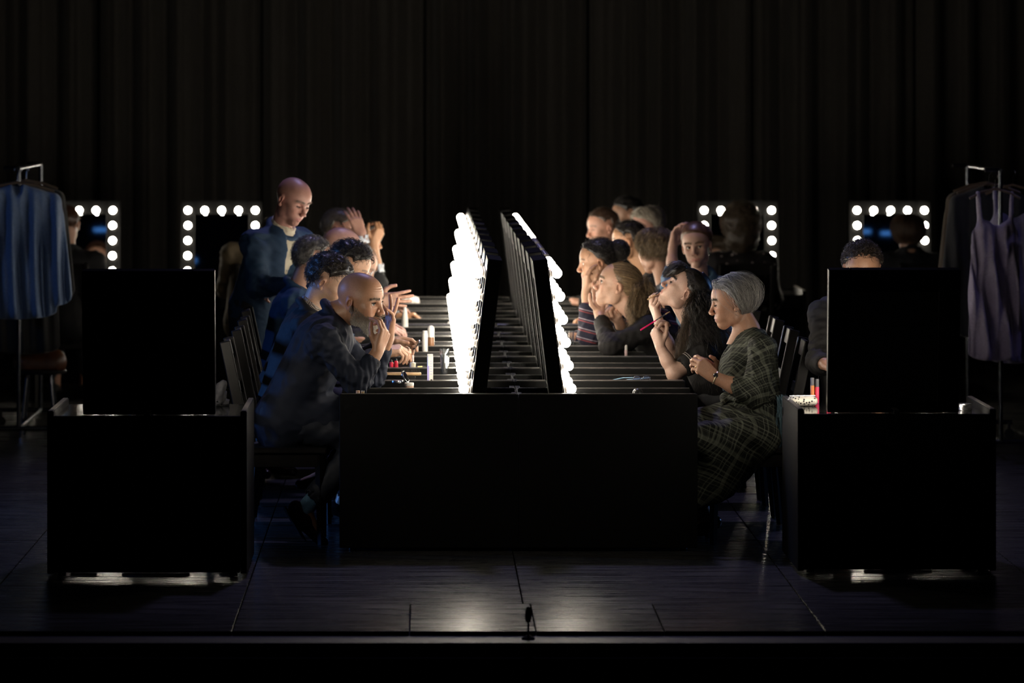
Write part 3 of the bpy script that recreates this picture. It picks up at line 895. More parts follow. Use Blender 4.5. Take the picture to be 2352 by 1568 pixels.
# small microphone standing on the front edge
mic = thing('microphone', 'small black microphone standing on the front edge of the stage', 'microphone', (0.412, 16.93, -0.02))
MB().lathe([(0.026, 0), (0.026, 0.006), (0.012, 0.014), (0.005, 0.018)], n=14).build('base', M_BOARD, mic, True)
MB().tube([(0, 0, 0.015), (0.001, 0, 0.07)], 0.004, 8).build('stalk', M_BOARD, mic, True)
MB().lathe([(0.001, 0.062), (0.010, 0.066), (0.013, 0.085), (0.013, 0.110), (0.008, 0.124), (0.001, 0.128)], n=12).build('head', M_BOARD, mic, True)

# ------------------------------------------------------------------ dressing tables
TH = 0.72
M_TRIM = mat('worn_glint_trim', (0.085, 0.078, 0.070), 0.28, spec=0.5, noise=0.5, nscale=30)  # pale colour holds the glint of the bulbs on the worn rims
def make_table_parts(w, root):
    """Local: user side -Y, width along X."""
    D = 0.822
    surf = 0.693
    for sx in (-1, 1):
        MB().box((sx * (w / 2 - 0.014), 0, (TH + 0.014) / 2), (0.028, D, TH - 0.014), ch=0.003).build('side_panel', M_BOARD, root)
        for sy in (-1, 1):
            MB().lathe([(0.018, 0), (0.018, 0.015)], (sx * (w / 2 - 0.06), sy * (D / 2 - 0.06), 0), 10).build('foot', M_RIM, root)
    MB().box((0, D / 2 - 0.012, (surf + 0.014) / 2 + 0.006), (w - 0.058, 0.024, surf - 0.014), ch=0.002).build('back_panel', M_BOARD, root)
    MB().box((0, -0.004, surf - 0.0125), (w - 0.058, D - 0.010, 0.025), ch=0.002).build('table_top', M_LACQ, root)
    MB().box((0, 0, surf + 0.011), (0.030, D - 0.012, 0.0215), ch=0.003).build('cross_batten', M_RIM, root)
    for x, zt in ((-(w / 2 - 0.014), TH), (0, surf + 0.0222), (w / 2 - 0.014, TH)):
        MB().box((x, 0, zt + 0.001), (0.020, D - 0.02, 0.003)).build('glint_trim', M_TRIM, root)  # strips added to draw the bright lines along the rims
    for sx in (-1, 1):
        d = MB().box((sx * (w / 4 - 0.012), -D / 2 + 0.022, surf - 0.062), (w / 2 - 0.05, 0.02, 0.068), ch=0.003).build('drawer', M_BOARD, root)
        MB().lathe([(0.005, 0), (0.011, 0.008), (0.011, 0.016), (0.004, 0.02)], (sx * (w / 4 - 0.012), -D / 2 + 0.012, surf - 0.062), 10, rotm('X', 90)).build('knob', M_RIM, d, True)
    R = rotm('X', -90)
    if w < 0.9:
        MB().lathe([(0.020, 0), (0.029, 0), (0.031, 0.004), (0.029, 0.007), (0.020, 0.006)], (0, D / 2 - 0.003, 0.615), 20, R).build('cable_ring', M_RIM, root, True)
    MB().lathe([(0.013, 0), (0.020, 0), (0.021, 0.003), (0.013, 0.004)], (w / 2 - 0.001, -D / 2 + 0.043, 0.654), 16, rotm('Y', 90)).build('end_ring', M_RIM, root, True)

M_BULB = mat('lit_bulb', (1, 0.97, 0.9), 0.4, emit=(1.0, 0.90, 0.74), estr=58.0)
M_SOCK = mat('lamp_socket', (0.30, 0.27, 0.25), 0.35, spec=0.5)
M_MIRR = mat('mirror_glass', (0.55, 0.57, 0.6), 0.02, metal=1.0)
BULB_ME = MB().lathe([(0.0005, -0.026), (0.011, -0.0235), (0.018, -0.016), (0.0232, -0.007), (0.0246, 0.002), (0.0226, 0.011), (0.0165, 0.0185), (0.0085, 0.0232), (0.0005, 0.0244)], n=14, R=rotm('X', 90)).mesh('bulb', True)
BULB_ME.materials.append(M_BULB)
SOCK_ME = MB().lathe([(0.020, 0), (0.020, 0.005), (0.0150, 0.007), (0.0150, 0.016), (0.012, 0.018)], n=14, R=rotm('X', 90)).mesh('socket', True)
SOCK_ME.materials.append(M_SOCK)
FW, FH, FT = 0.58, 0.637, 0.068
def make_frame_parts(root):
    """Local: front -Y, bottom at z=0, front face at y=0, leaning is set on the root."""
    rw = 0.098; M_LACQ = mat('black_frame', (0.0018, 0.0018, 0.0018), 0.35, spec=0.06)
    MB().box((0, FT / 2, FH - rw / 2), (FW - 2 * rw, FT, rw), ch=0.002).build('top_rail', M_LACQ, root)
    MB().box((0, FT / 2, 0.024), (FW - 2 * rw, FT, 0.048), ch=0.002).build('bottom_rail', M_LACQ, root)
    for sx in (-1, 1):
        MB().box((sx * (FW / 2 - rw / 2), FT / 2, FH / 2), (rw, FT, FH), ch=0.004).build('side_rail', M_LACQ, root)
    MB().box((0, FT - 0.008, FH / 2 + 0.0), (FW - 0.012, 0.010, FH - 0.012)).build('back_board', M_BOARD, root)
    MB().box((0, 0.016, (FH - rw) / 2 + 0.024), (FW - 2 * rw - 0.002, 0.006, FH - rw - 0.050)).build('mirror', M_MIRR, root)
    pos = [(x, FH - 0.074) for x in (-0.24, -0.12, 0, 0.12, 0.24)] + [(x, FH - 0.074 - 0.108 * k) for k in (1, 2, 3, 4, 5) for x in (-0.24, 0.24)]
    for x, z in pos:
        s = obj('socket', SOCK_ME, None, root, (x, 0.0, z))
        obj('bulb', BULB_ME, None, s, (0, -0.037, 0))

def word(k):
    return ['first', 'second', 'third', 'fourth', 'fifth', 'sixth', 'seventh', 'eighth', 'ninth', 'tenth'][k]

_t = thing('dressing_table', 'x', 'table'); make_table_parts(0.93, _t)
_ts = thing('dressing_table', 'x', 'table'); make_table_parts(0.868, _ts)
for f0, f1 in ((0.10, 0.23), (0.36, 0.70), (0.85, 0.92)):  # added blocks that break up the light slot under the table
    MB().box((0.434 - 0.868 * (f0 + f1) / 2, 0.20, 0.008), (0.868 * (f1 - f0), 0.05, 0.014)).build('gap_blocker', M_RIM, _ts)
_f = thing('light_bulb_mirror', 'x', 'mirror'); make_frame_parts(_f)
LEAN = -7.0
NT, PITCH, AX = 10, 0.95, 0.442
first = {'t': True, 'ts': True, 'f': True}
def put_table(kind, loc, rz, label, group):
    src = _t if kind == 't' else _ts
    o = src if first[kind] else copy_tree(src); first[kind] = False
    o.location = loc; o.rotation_euler = (0, 0, math.radians(rz)); return tag(o, label, 'table', group)
def put_frame(loc, rz, label, group):
    o = _f if first['f'] else copy_tree(_f); first['f'] = False
    o.location = loc; o.rotation_euler = (math.radians(LEAN), 0, math.radians(rz)); return tag(o, label, 'mirror', group)
M_DEAD = mat('unlit_bulb', (0.30, 0.28, 0.25), 0.25)
DEAD_ME = BULB_ME.copy(); DEAD_ME.materials.clear(); DEAD_ME.materials.append(M_DEAD)
side_of = {-1: 'left', 1: 'right'}
for k in range(NT):
    for sd in (-1, 1):
        y = 20.0 + 0.465 + PITCH * k
        put_table('t', (AX + sd * 0.412, y, 0), 90 * sd, f'black dressing table, {word(k)} from the audience in the {side_of[sd]} central row', 'central rows of dressing tables')
        fr = put_frame((AX + sd * 0.215, y, 0.7025), 90 * sd, f'bulb-lit mirror on the {word(k)} table from the audience, {side_of[sd]} central row', 'bulb-lit mirrors on the central tables')
        if sd > 0 and k in (2, 3, 4):          # a few bulbs on the right row are out
            for so in fr.children:
                if so.name.startswith('socket') and so.location.z > FH - 0.17:
                    for b in so.children: b.data = DEAD_ME
put_table('ts', (-1.1965, 19.331, 0), 180, 'black dressing table in the left foreground, seen from behind', 'single foreground dressing tables')
put_frame((-1.1965, 19.140, 0.7025), 180, 'mirror panel seen from behind on the left foreground table', 'mirrors seen from behind')
put_table('ts', (2.076, 19.455, 0), 180, 'black dressing table in the right foreground, seen from behind', 'single foreground dressing tables')
put_frame((2.076, 19.264, 0.7025), 180, 'mirror panel seen from behind on the right foreground table', 'mirrors seen from behind')
for x, lab in ((-1.43, 'beside the standing man'), (-2.445, 'beside the rack with the pale blue shirt'), (2.248, 'in front of the curly-haired woman seen from behind'), (3.337, 'beside the rack with the lilac dress')):
    put_table('ts', (x, 30.80, 0), 0, 'black dressing table at the back, ' + lab, 'dressing tables at the back')
    put_frame((x, 30.99, 0.7025), 0, 'bulb-lit mirror at the back, ' + lab, 'bulb-lit mirrors at the back')

# ------------------------------------------------------------------ chairs
M_CHAIR = mat('black_wood', (0.007, 0.006, 0.006), 0.42, spec=0.28, noise=0.3, nscale=30, bstretch=(1, 1, 0.1))
def make_chair():
    t = thing('chair', 'x', 'chair')
    w = 0.40
    MB().box((0, 0, 0.437), (0.40, w, 0.030), ch=0.008).build('seat', M_CHAIR, t)
    for sy in (-1, 1):
        MB().box((0.0, sy * (w / 2 - 0.022), 0.392), (0.34, 0.018, 0.060), ch=0.002).build('side_apron', M_CHAIR, t)
        l = MB(); l.tube([(0.165, sy * (w / 2 - 0.025), 0.42), (0.172, sy * (w / 2 - 0.025), 0.0)], [0.024, 0.017], 4); l.build('leg', M_CHAIR, t)
        p = MB(); p.tube([(-0.205, sy * (w / 2 - 0.024), 0.0), (-0.172, sy * (w / 2 - 0.024), 0.43)], [0.017, 0.026], 4); p.build('leg', M_CHAIR, t)
        R = rotm('Y', -12)
        MB().box((-0.222, sy * (w / 2 - 0.026), 0.69), (0.050, 0.030, 0.525), R, 0.004).build('back_post', M_CHAIR, t)
    MB().box((0.165, 0, 0.392), (0.018, w - 0.05, 0.060), ch=0.002).build('front_apron', M_CHAIR, t)
    MB().box((-0.165, 0, 0.392), (0.018, w - 0.05, 0.060), ch=0.002).build('back_apron', M_CHAIR, t)
    R = rotm('Y', -12)
    for z in (0.905, 0.72, 0.60):
        MB().box((-0.222 - (z - 0.69) * 0.2126, 0, z), (0.020, w - 0.05, 0.075 if z > 0.9 else 0.05), R, 0.003).build('back_rail', M_CHAIR, t)
    return t
_c = make_chair(); first['c'] = True
def put_chair(x, y, rz, label, group=None):
    o = _c if first['c'] else copy_tree(_c); first['c'] = False
    o.location = (x, y, 0); o.rotation_euler = (0, 0, math.radians(rz)); return tag(o, label, 'chair', group)
SEAT_D = [20.47 + PITCH * k for k in range(NT)]
jit = random.Random(3)
for k in range(NT):
    for sd in (-1, 1):
        x = AX + sd * 1.085 + (jit.uniform(-0.03, 0.05) * sd if k else 0)
        put_chair(x, SEAT_D[k] - (0.02 if k == 0 else 0), 0 if sd < 0 else 180, f'black wooden chair at the {word(k)} {side_of[sd]} central table from the audience', 'chairs along the central tables')
put_chair(-1.17, 20.34, -84, 'black wooden chair pushed back behind the left foreground table', 'chairs at the single tables')
put_chair(2.06, 20.32, -90, 'black wooden chair behind the right foreground table', 'chairs at the single tables')
for x, lab in ((-1.08, 'under the person in the beige coat'), (-2.45, 'under the man facing the far left mirror'), (2.20, 'under the curly-haired woman facing the back'), (3.42, 'under the dark-haired person facing the back')):
    put_chair(x, 29.75, 90, 'black wooden chair at the back, ' + lab, 'chairs at the tables at the back')

# ------------------------------------------------------------------ costume racks
M_CHROME = mat('chrome_tube', (0.13, 0.14, 0.16), 0.26, metal=1.0)
M_RUB = mat('black_rubber', (0.01, 0.01, 0.01), 0.6)
M_HANG = mat('hanger_wood', (0.12, 0.085, 0.06), 0.4)
def rack(x, y0, y1, top, label):
    t = thing('costume_rack', label, 'clothes rack', (x, y0, 0), group='costume racks at the sides')
    L = y1 - y0
    for yy in (0, L):
        p = MB(); p.tube([(0, yy, 0.10), (0, yy, top)], 0.013, 10); p.build('post', M_CHROME, t, True)
        b = MB(); b.tube([(-0.27, yy, 0.10), (0.27, yy, 0.10)], 0.014, 10); bo = b.build('base_bar', M_CHROME, t, True)
        for sx in (-1, 1):
            c = MB(); c.tube([(sx * 0.25, yy - 0.012, 0.032), (sx * 0.25, yy + 0.012, 0.032)], 0.031, 16); c.box((sx * 0.25, yy, 0.078), (0.018, 0.034, 0.05))
            c.build('caster', M_RUB, bo, True)
        e = MB(); e.tube([(-0.09, yy, top), (0.0, yy, top + 0.001)], 0.011, 8); e.build('top_bracket', M_CHROME, t, True)
    r = MB(); r.tube([(0, -0.04, top), (0, L + 0.04, top)], 0.012, 10); r.build('rail', M_CHROME, t, True)
    s = MB(); s.tube([(0, 0, 0.10), (0, L, 0.10)], 0.012, 10); s.build('stretcher', M_CHROME, t, True)
    return t
rack(-2.41, 26.0, 27.5, 1.655, 'chrome costume rail at the left edge with a pale blue shirt in front')
rack(3.32, 25.0, 26.5, 1.660, 'chrome costume rail at the right edge with a lilac dress in front')

def garment(name, label, cat, x, y, top, mcol, length, half, sleeve=None, flare=1.0, seed=0, turn=0, folds=0.012, thick=0.045, shoulder=0.07, group='costumes on the rails', rough=0.8, drop=0.0, straps=False):
    """A costume on its hanger, broad side to the audience; local frame centred under the hook."""
    t = thing(name, label, cat, (x, y, top), (0, 0, math.radians(turn)), group)
    m = mat('cloth_' + name + str(seed), mcol, rough, spec=0.25, noise=0.15, nscale=90, sheen=0.2)
    hz = -0.085
    hg = MB(); hg.tube([(-half * 0.92, 0, hz - 0.055), (-half * 0.5, 0, hz - 0.02), (0, 0, hz), (half * 0.5, 0, hz - 0.02), (half * 0.92, 0, hz - 0.055)], 0.008, 8)
    h = hg.build('hanger', M_HANG, t, True)
    hk = MB(); hk.tube([(0, 0, hz)] + [(0.016 * math.sin(a), 0, -0.022 + 0.020 - 0.018 * math.cos(a) - 0.014) for a in np.linspace(0.2, 4.6, 9)], 0.002, 6); hk.build('hook', M_CHROME, h, True)
    F = Field((-half - 0.22, -0.16, -length - 0.2), (half + 0.22, 0.16, 0.02), 0.011)
    sz = hz - 0.045 - drop
    lat = (1, 0, 0)
    for sx in (-1, 1):
        if straps:
            F.cap((sx * half * 0.62, 0, hz - 0.02), (sx * half * 0.55, -0.01, sz - 0.13), 0.013, 0.016, 0.02)
            continue
        F.cap((0, 0, sz + 0.01), (sx * half * 0.88, 0, sz - shoulder), thick * 0.8, thick * 0.8, 0.03)
        if sleeve:
            F.cap((0, 0, sz - 0.035), (0, 0, sz - 0.17), thick * 0.85, thick, 0.03, lat=lat, wide=half * 0.72 / thick)
            F.cap((sx * half * 0.9, 0, sz - shoulder), (sx * (half + 0.035), 0.0, sz - sleeve), thick * 1.05, thick * 1.15, 0.03)
    F.cap((0, 0, sz - 0.16), (0, 0, -length + 0.05), thick, thick * 1.15 * flare ** 0.5, 0.04, lat=lat, wide=max(1.0, half * 0.86 / thick))
    if straps:
        F.cap((-half * 0.35, -0.02, sz - 0.12), (half * 0.3, -0.03, sz - 0.26), 0.035, 0.03, 0.03); F.cap((half * 0.4, -0.02, sz - 0.12), (-half * 0.3, -0.03, sz - 0.27), 0.03, 0.03, 0.03)
    if flare > 1.0:
        F.cap((0, 0, -length * 0.55), (0, 0, -length + 0.03), thick * 0.9, thick * 1.3, 0.05, lat=lat, wide=half * flare / thick)
    F.plane_cut((0, 0, -length), (0.06 * math.sin(seed), 0, -1))
    F.cap((0, 0, sz + 0.03), (0, -0.05, sz - 0.02), 0.034, 0.022, 0.01, True)
    V, Fc = F.mesh(1); N = vnormals(V, Fc)
    rr = np.random.RandomState(seed); ph = rr.uniform(0, 6.28, 3)
    dz = np.clip((sz - V[:, 2]) / 0.35, 0, 1)
    sk = V[:, 2] * (6 if straps else 0)
    w = np.sin(V[:, 0] * 48 + sk + ph[0] + 1.2 * np.sin(V[:, 2] * 5 + ph[1])) + 0.6 * np.sin(V[:, 0] * 95 + ph[2] + V[:, 2] * 4)
    V = V + np.array([0, 1, 0]) * (folds * w * (0.35 + dz) * np.sign(N[:, 1]) * np.abs(N[:, 1]))[:, None]
    obj('cloth', fast_mesh('cloth', V, Fc), m, t)
    return t
garment('shirt', 'pale blue long-sleeved shirt hanging in front on the left rail', 'shirt', -2.41, 25.90, 1.655, (0.16, 0.24, 0.42), 0.90, 0.24, sleeve=0.62, seed=1, turn=8, rough=0.6, folds=0.030)
garment('jacket', 'dark jacket on the left rail behind the pale blue shirt', 'jacket', -2.43, 26.25, 1.655, (0.03, 0.035, 0.05), 0.82, 0.21, sleeve=0.60, seed=2, turn=-6)
garment('coat', 'long black coat further back on the left rail', 'coat', -2.42, 26.6, 1.655, (0.012, 0.012, 0.014), 1.15, 0.21, sleeve=0.62, seed=3, turn=4)
garment('dress', 'lilac sleeveless dress hanging in front on the right rail', 'dress', 3.275, 24.90, 1.640, (0.30, 0.26, 0.40), 1.07, 0.165, flare=1.0, seed=4, turn=12, folds=0.030, rough=0.45, drop=0.05, straps=True)
garment('dress', 'second lilac dress hanging just behind the first on the right rail', 'dress', 3.42, 25.22, 1.655, (0.26, 0.24, 0.40), 1.12, 0.17, flare=1.0, seed=5, turn=-10, folds=0.026, rough=0.45, drop=0.03, straps=True)
garment('coat', 'black long-sleeved coat on the right rail left of the lilac dresses', 'coat', 3.33, 25.6, 1.655, (0.022, 0.024, 0.03), 1.0, 0.21, sleeve=0.60, seed=6, turn=10)
garment('jacket', 'dark brown jacket at the far end of the right rail', 'jacket', 3.36, 25.95, 1.655, (0.06, 0.042, 0.03), 0.85, 0.21, sleeve=0.6, seed=7, turn=-5)
garment('vest', 'black garment with a light hem at the right picture edge', 'garment', 3.55, 24.78, 1.60, (0.012, 0.012, 0.016), 0.72, 0.10, seed=8, turn=25, folds=0.01)

# brown bag on a stool under the left rail
M_BAG = mat('brown_leather', (0.10, 0.035, 0.015), 0.38, noise=0.3, nscale=30)
bagx, bagy = W(88, 860, 26.6)[0], 26.7
bag = thing('bag', 'dark brown leather bag on a stool under the left costume rail', 'bag', (bagx, bagy, 0))
F = Field((-0.2, -0.15, 0.36), (0.2, 0.15, 0.62), 0.010); F.cap((-0.09, 0, 0.46), (0.09, 0, 0.46), 0.075, 0.075, 0, lat=(0, 1, 0), wide=0.9); F.cap((-0.08, 0, 0.425), (0.08, 0, 0.425), 0.07, 0.07, 0.03); F.plane_cut((0, 0, 0.405), (0, 0, -1)); V, Fc = F.mesh(1)
obj('bag_body', fast_mesh('bag_body', V, Fc), M_BAG, bag)
hd = MB(); hd.tube([(-0.07, 0, 0.515), (-0.06, 0, 0.575), (0, 0, 0.605), (0.06, 0, 0.575), (0.07, 0, 0.515)], 0.007, 8); hd.build('handle', M_BAG, bag, True)
st = thing('stool', 'low dark stool under the left costume rail carrying the brown bag', 'stool', (bagx, bagy, 0))
MB().lathe([(0.16, 0.385), (0.165, 0.392), (0.165, 0.400), (0.16, 0.405)], n=24).build('seat', M_CHAIR, st, True)
for a in range(4):
    q = math.radians(45 + 90 * a); l = MB(); l.tube([(0.10 * math.cos(q), 0.10 * math.sin(q), 0.39), (0.15 * math.cos(q), 0.15 * math.sin(q), 0.0)], 0.011, 8); l.build('leg', M_CHROME, st, True)

# ------------------------------------------------------------------ cosmetics and small things on the tables
SURF = 0.6935
M_WHITE = mat('white_plastic', (0.72, 0.70, 0.66), 0.4)
M_LILAC = mat('lilac_print', (0.36, 0.32, 0.66), 0.45)
M_CREAM = mat('cream_cosmetic', (0.70, 0.46, 0.34), 0.4)
M_GLASS = mat('clear_glass', (0.9, 0.93, 0.95), 0.03, trans=0.95, spec=0.5)
M_GOLDW = mat('pale_wood', (0.55, 0.36, 0.19), 0.5, noise=0.2, nscale=30)
M_RED = mat('red_lacquer', (0.62, 0.02, 0.05), 0.25)
M_PINK = mat('hot_pink_plastic', (0.75, 0.01, 0.14), 0.3)
M_SILV = mat('silver_metal', (0.6, 0.6, 0.62), 0.25, metal=1.0)
M_BRIST = mat('dark_bristle', (0.03, 0.025, 0.02), 0.7)
M_BLK = mat('black_plastic', (0.012, 0.012, 0.012), 0.3)
M_ORANGE = mat('orange_gloss', (0.95, 0.33, 0.10), 0.25, sss=1.0)
M_ROSE = mat('rose_gloss', (0.90, 0.08, 0.20), 0.25, sss=1.0)
M_GREY = mat('grey_cap', (0.16, 0.16, 0.18), 0.35)
M_BLUEP = mat('blue_plastic', (0.10, 0.22, 0.55), 0.3)
M_TISSUE = mat('white_tissue', (0.80, 0.76, 0.72), 0.8)

def at_table(px, d, z=SURF):
    return ((px - XV) * d / FPX, d, z)
def lathe_thing(name, label, cat, px, d, parts, group='things on the left central tables', z=SURF, rz=0):
    """parts: list of (part name, profile, material)."""
    t = thing(name, label, cat, at_table(px, d, z), (0, 0, rz), group)
    for pn, prof, m in parts:
        MB().lathe(prof, n=18).build(pn, m, t, True)
    return t

# white flattened tube with lilac print, standing on its cap
t = thing('lotion_tube', 'tall white lotion tube with lilac print standing on the left near table', 'tube', at_table(988, 20.93), group='things on the left central tables')
MB().box((0, 0, 0.074), (0.029, 0.022, 0.148), ch=0.005).build('tube_body', M_WHITE, t, True)
MB().box((0.0, 0, 0.150), (0.028, 0.018, 0.010), ch=0.002).build('crimp', M_WHITE, t)
MB().box((-0.0095, -0.0113, 0.060), (0.0095, 0.0012, 0.078)).build('print', M_LILAC, t)
for k in range(6):
    MB().box((0.004, -0.0113, 0.120 - 0.012 * k), (0.012, 0.0010, 0.0022)).build('print_line', M_LILAC, t)
MB().box((0.006, -0.0114, 0.030), (0.009, 0.0012, 0.009)).build('mark', M_BLK, t)
lathe_thing('jar', 'small pale cream jar on the left near table in front of the lotion tube', 'jar', 940, 20.62, [('pot', [(0.019, 0), (0.021, 0.003), (0.021, 0.022), (0.019, 0.024)], M_CREAM), ('lid', [(0.022, 0.024), (0.022, 0.036), (0.020, 0.038), (0.0005, 0.038)], M_WHITE)])
lathe_thing('jar', 'tiny beige cosmetic pot by the bearded man\'s elbow', 'jar', 833, 20.10, [('pot', [(0.007, 0), (0.008, 0.002), (0.008, 0.030), (0.0075, 0.032)], M_GOLDW), ('lid', [(0.0085, 0.032), (0.0085, 0.036), (0.0005, 0.037)], M_SILV)])
lathe_thing('jar', 'flat skin-tone powder pot beside the tiny beige pot', 'jar', 822, 20.12, [('pot', [(0.008, 0), (0.009, 0.002), (0.009, 0.029), (0.008, 0.031)], M_CREAM), ('lid', [(0.0092, 0.031), (0.0092, 0.035), (0.0005, 0.036)], M_CREAM)])
# compact mirror, open
t = thing('compact_mirror', 'open round silver compact with its mirror tilted up, left near table', 'compact', at_table(926, 20.83), (0, 0, math.radians(-18)), 'things on the left central tables')
MB().lathe([(0.026, 0), (0.028, 0.004), (0.028, 0.010), (0.026, 0.013)], (-0.030, 0, 0.022), 24).build('base', M_SILV, t, True)
MB().lathe([(0.030, -0.003), (0.031, 0), (0.030, 0.004)], (0.010, 0, 0.052), 24, rotm('Y', 64)).build('lid', M_SILV, t, True)
MB().lathe([(0.027, 0.0042), (0.0265, 0.0052), (0.0005, 0.0052)], (0.010, 0, 0.052), 24, rotm('Y', 64)).build('mirror', M_MIRR, t, True)
# hairbrush lying on its back
t = thing('hairbrush', 'pale wooden hairbrush lying bristles up on the second left table', 'hairbrush', at_table(922, 21.35, SURF), group='things on the left central tables')
MB().box((0.0, 0, 0.033), (0.195, 0.042, 0.014), ch=0.004).build('brush_back', M_GOLDW, t, True)
MB().box((0.045, 0, 0.010), (0.05, 0.03, 0.020), ch=0.003).build('rest_block', M_BLK, t, True)
b = MB()
for i in range(18):
    for j in range(3):
        b.tube([(-0.0 + 0.0052 * i, -0.012 + 0.012 * j, 0.039), (0.0 + 0.0052 * i, -0.012 + 0.012 * j, 0.053)], 0.0012, 4)
tag(b.build('bristles', M_BRIST, t), kind='stuff')
# nail polish with open brush
lathe_thing('nail_polish', 'pale nail polish bottle with its brush stem standing up', 'nail polish', 948, 22.02, [('bottle', [(0.0145, 0), (0.0155, 0.002), (0.0155, 0.044), (0.012, 0.047), (0.006, 0.049)], mat('pale_polish', (0.55, 0.50, 0.38), 0.3)), ('brush_stem', [(0.0028, 0.049), (0.0022, 0.092)], M_SILV)])
for px, h, lab in ((899, 0.050, 'left'), (910, 0.056, 'right')):
    lathe_thing('nail_polish', f'small red nail polish bottle, {lab} of two behind the hairbrush', 'nail polish', px, 21.95, [('bottle', [(0.009, 0), (0.010, 0.002), (0.010, h), (0.006, h + 0.004)], M_RED), ('cap', [(0.0055, h + 0.004), (0.005, h + 0.014), (0.0005, h + 0.015)], M_BLK)])
lathe_thing('bottle', 'short white cylindrical bottle on the left tables behind the lotion tube', 'bottle', 976, 23.70, [('bottle_body', [(0.0145, 0), (0.0155, 0.003), (0.0155, 0.098), (0.0145, 0.100)], M_WHITE), ('cap', [(0.0135, 0.100), (0.0135, 0.112), (0.0125, 0.115), (0.0005, 0.115)], M_WHITE)])
lathe_thing('bottle', 'taller white bottle with rounded cap beside the short white bottle', 'bottle', 990, 23.78, [('bottle_body', [(0.017, 0), (0.018, 0.003), (0.018, 0.072), (0.0175, 0.076)], mat('clear_brown', (0.25, 0.12, 0.06), 0.2)), ('cap', [(0.0185, 0.076), (0.0185, 0.120), (0.016, 0.131), (0.009, 0.138), (0.0005, 0.140)], M_WHITE)])
t = lathe_thing('drinking_glass', 'empty clear drinking glass beside the left near mirrors', 'glass', 1021, 21.86, [('glass', [(0.016, 0.0), (0.018, 0.003), (0.025, 0.125), (0.0238, 0.125), (0.0165, 0.010), (0.0005, 0.009)], M_GLASS)])
t = lathe_thing('lotion_tube', 'white tube tapering to a pointed tip further along the left tables', 'tube', 930, 25.7, [('cap', [(0.020, 0), (0.022, 0.003), (0.022, 0.028), (0.020, 0.030)], M_WHITE), ('tube_body', [(0.019, 0.030), (0.018, 0.07), (0.013, 0.115), (0.006, 0.142), (0.001, 0.152)], M_WHITE)])
# a crumpled tissue far along
def blob(name, label, cat, px, d, size, m, seed, group, z=SURF):
    t = thing(name, label, cat, at_table(px, d, z), group=group)
    F = Field((-size[0], -size[1], 0), (size[0], size[1], size[2] * 1.4), 0.006)
    r = np.random.RandomState(seed)
    for k in range(9):
        c = np.array([r.uniform(-0.7, 0.7) * size[0], r.uniform(-0.6, 0.6) * size[1], r.uniform(0.1, 0.7) * size[2]])
        F.ell(c, (size[0] * 0.42, size[1] * 0.5, size[2] * 0.38), np.array(Matrix.Rotation(r.uniform(0, 3), 3, (r.uniform(-1, 1), 1, r.uniform(-1, 1)))), 0.012)
    F.plane_cut((0, 0, 0), (0, 0, -1))
    V, Fc = F.mesh(1); N = vnormals(V, Fc); V = V + N * (0.004 * wave_noise(V, 160, seed, 2))[:, None]; V[:, 2] = np.maximum(V[:, 2], 0.0005)
    obj('folds', fast_mesh('folds', V, Fc), m, t); return t
blob('tissue', 'crumpled white tissue far along the left tables', 'tissue', 945, 28.9, (0.062, 0.05, 0.062), M_TISSUE, 5, 'things on the left central tables')
blob('tissue', 'small white tissue beside the bulbs of the left row', 'tissue', 1044, 26.4, (0.040, 0.035, 0.030), M_TISSUE, 8, 'things on the left central tables')
t = thing('makeup_brush', 'makeup brush with gold ferrule lying behind the pale nail polish', 'brush', at_table(966, 22.3, SURF + 0.006), (0, 0, math.radians(20)), 'things on the left central tables')
for nm, a, b2, r1, r2, m in (('handle', -0.10, -0.018, 0.003, 0.005, M_BLK), ('ferrule', -0.018, 0.008, 0.0055, 0.0065, mat('brass', (0.6, 0.40, 0.14), 0.3, metal=1.0)), ('bristles', 0.008, 0.030, 0.0075, 0.003, M_BRIST)):
    q = MB(); q.tube([(a, 0, 0), (b2, 0, 0)], [r1, r2], 10); q.build(nm, m, t, True)

GR = 'things on the right central tables'
# glasses lying folded open, lenses toward the audience
M_SPEC = mat('spectacle_frame', (0.05, 0.06, 0.12), 0.2)
M_TEMPLE = mat('pale_blue_temple', (0.16, 0.34, 0.55), 0.25)
M_LENS = mat('spectacle_lens', (0.55, 0.62, 0.9), 0.02, trans=0.85, spec=0.8)
t = thing('spectacles', 'dark-framed glasses with pale blue temples lying on the second right table', 'glasses', at_table(1474, 21.12, SURF), (0, 0, math.radians(6)), GR)
R = rotm('X', 90)
for sx in (-1, 1):
    q = MB(); q.tube([(sx * 0.0235 + 0.0185 * math.cos(a), 0, 0.022 + 0.0155 * math.sin(a)) for a in np.linspace(0, 2 * math.pi, 19)], 0.0018, 6, cap=False); q.build('rim', M_SPEC, t, True)
    MB().lathe([(0.0175, -0.0006), (0.0175, 0.0006), (0.0005, 0.0010)], (sx * 0.0235, 0, 0.022), 20, R).build('lens', M_LENS, t, True)
q = MB(); q.tube([(-0.006, 0, 0.026), (0, 0, 0.029), (0.006, 0, 0.026)], 0.0018, 6); q.build('bridge', M_SPEC, t, True)
for sx, ex in ((-1, -0.125), (1, -0.060)):
    q = MB(); q.tube([(sx * 0.042, 0.002, 0.030), (sx * 0.042 * 0.5 + ex * 0.5, 0.05, 0.020 + 0.006 * (sx < 0)), (ex, 0.085, 0.014), (ex - 0.02, 0.10, 0.003)], 0.0022, 6); q.build('temple', M_TEMPLE, t, True)
lathe_thing('drinking_glass', 'tall clear glass standing behind the right bulbs', 'glass', 1308, 23.9, [('glass', [(0.020, 0.0), (0.024, 0.003), (0.026, 0.105), (0.0248, 0.105), (0.0225, 0.010), (0.0005, 0.009)], M_GLASS)], GR)
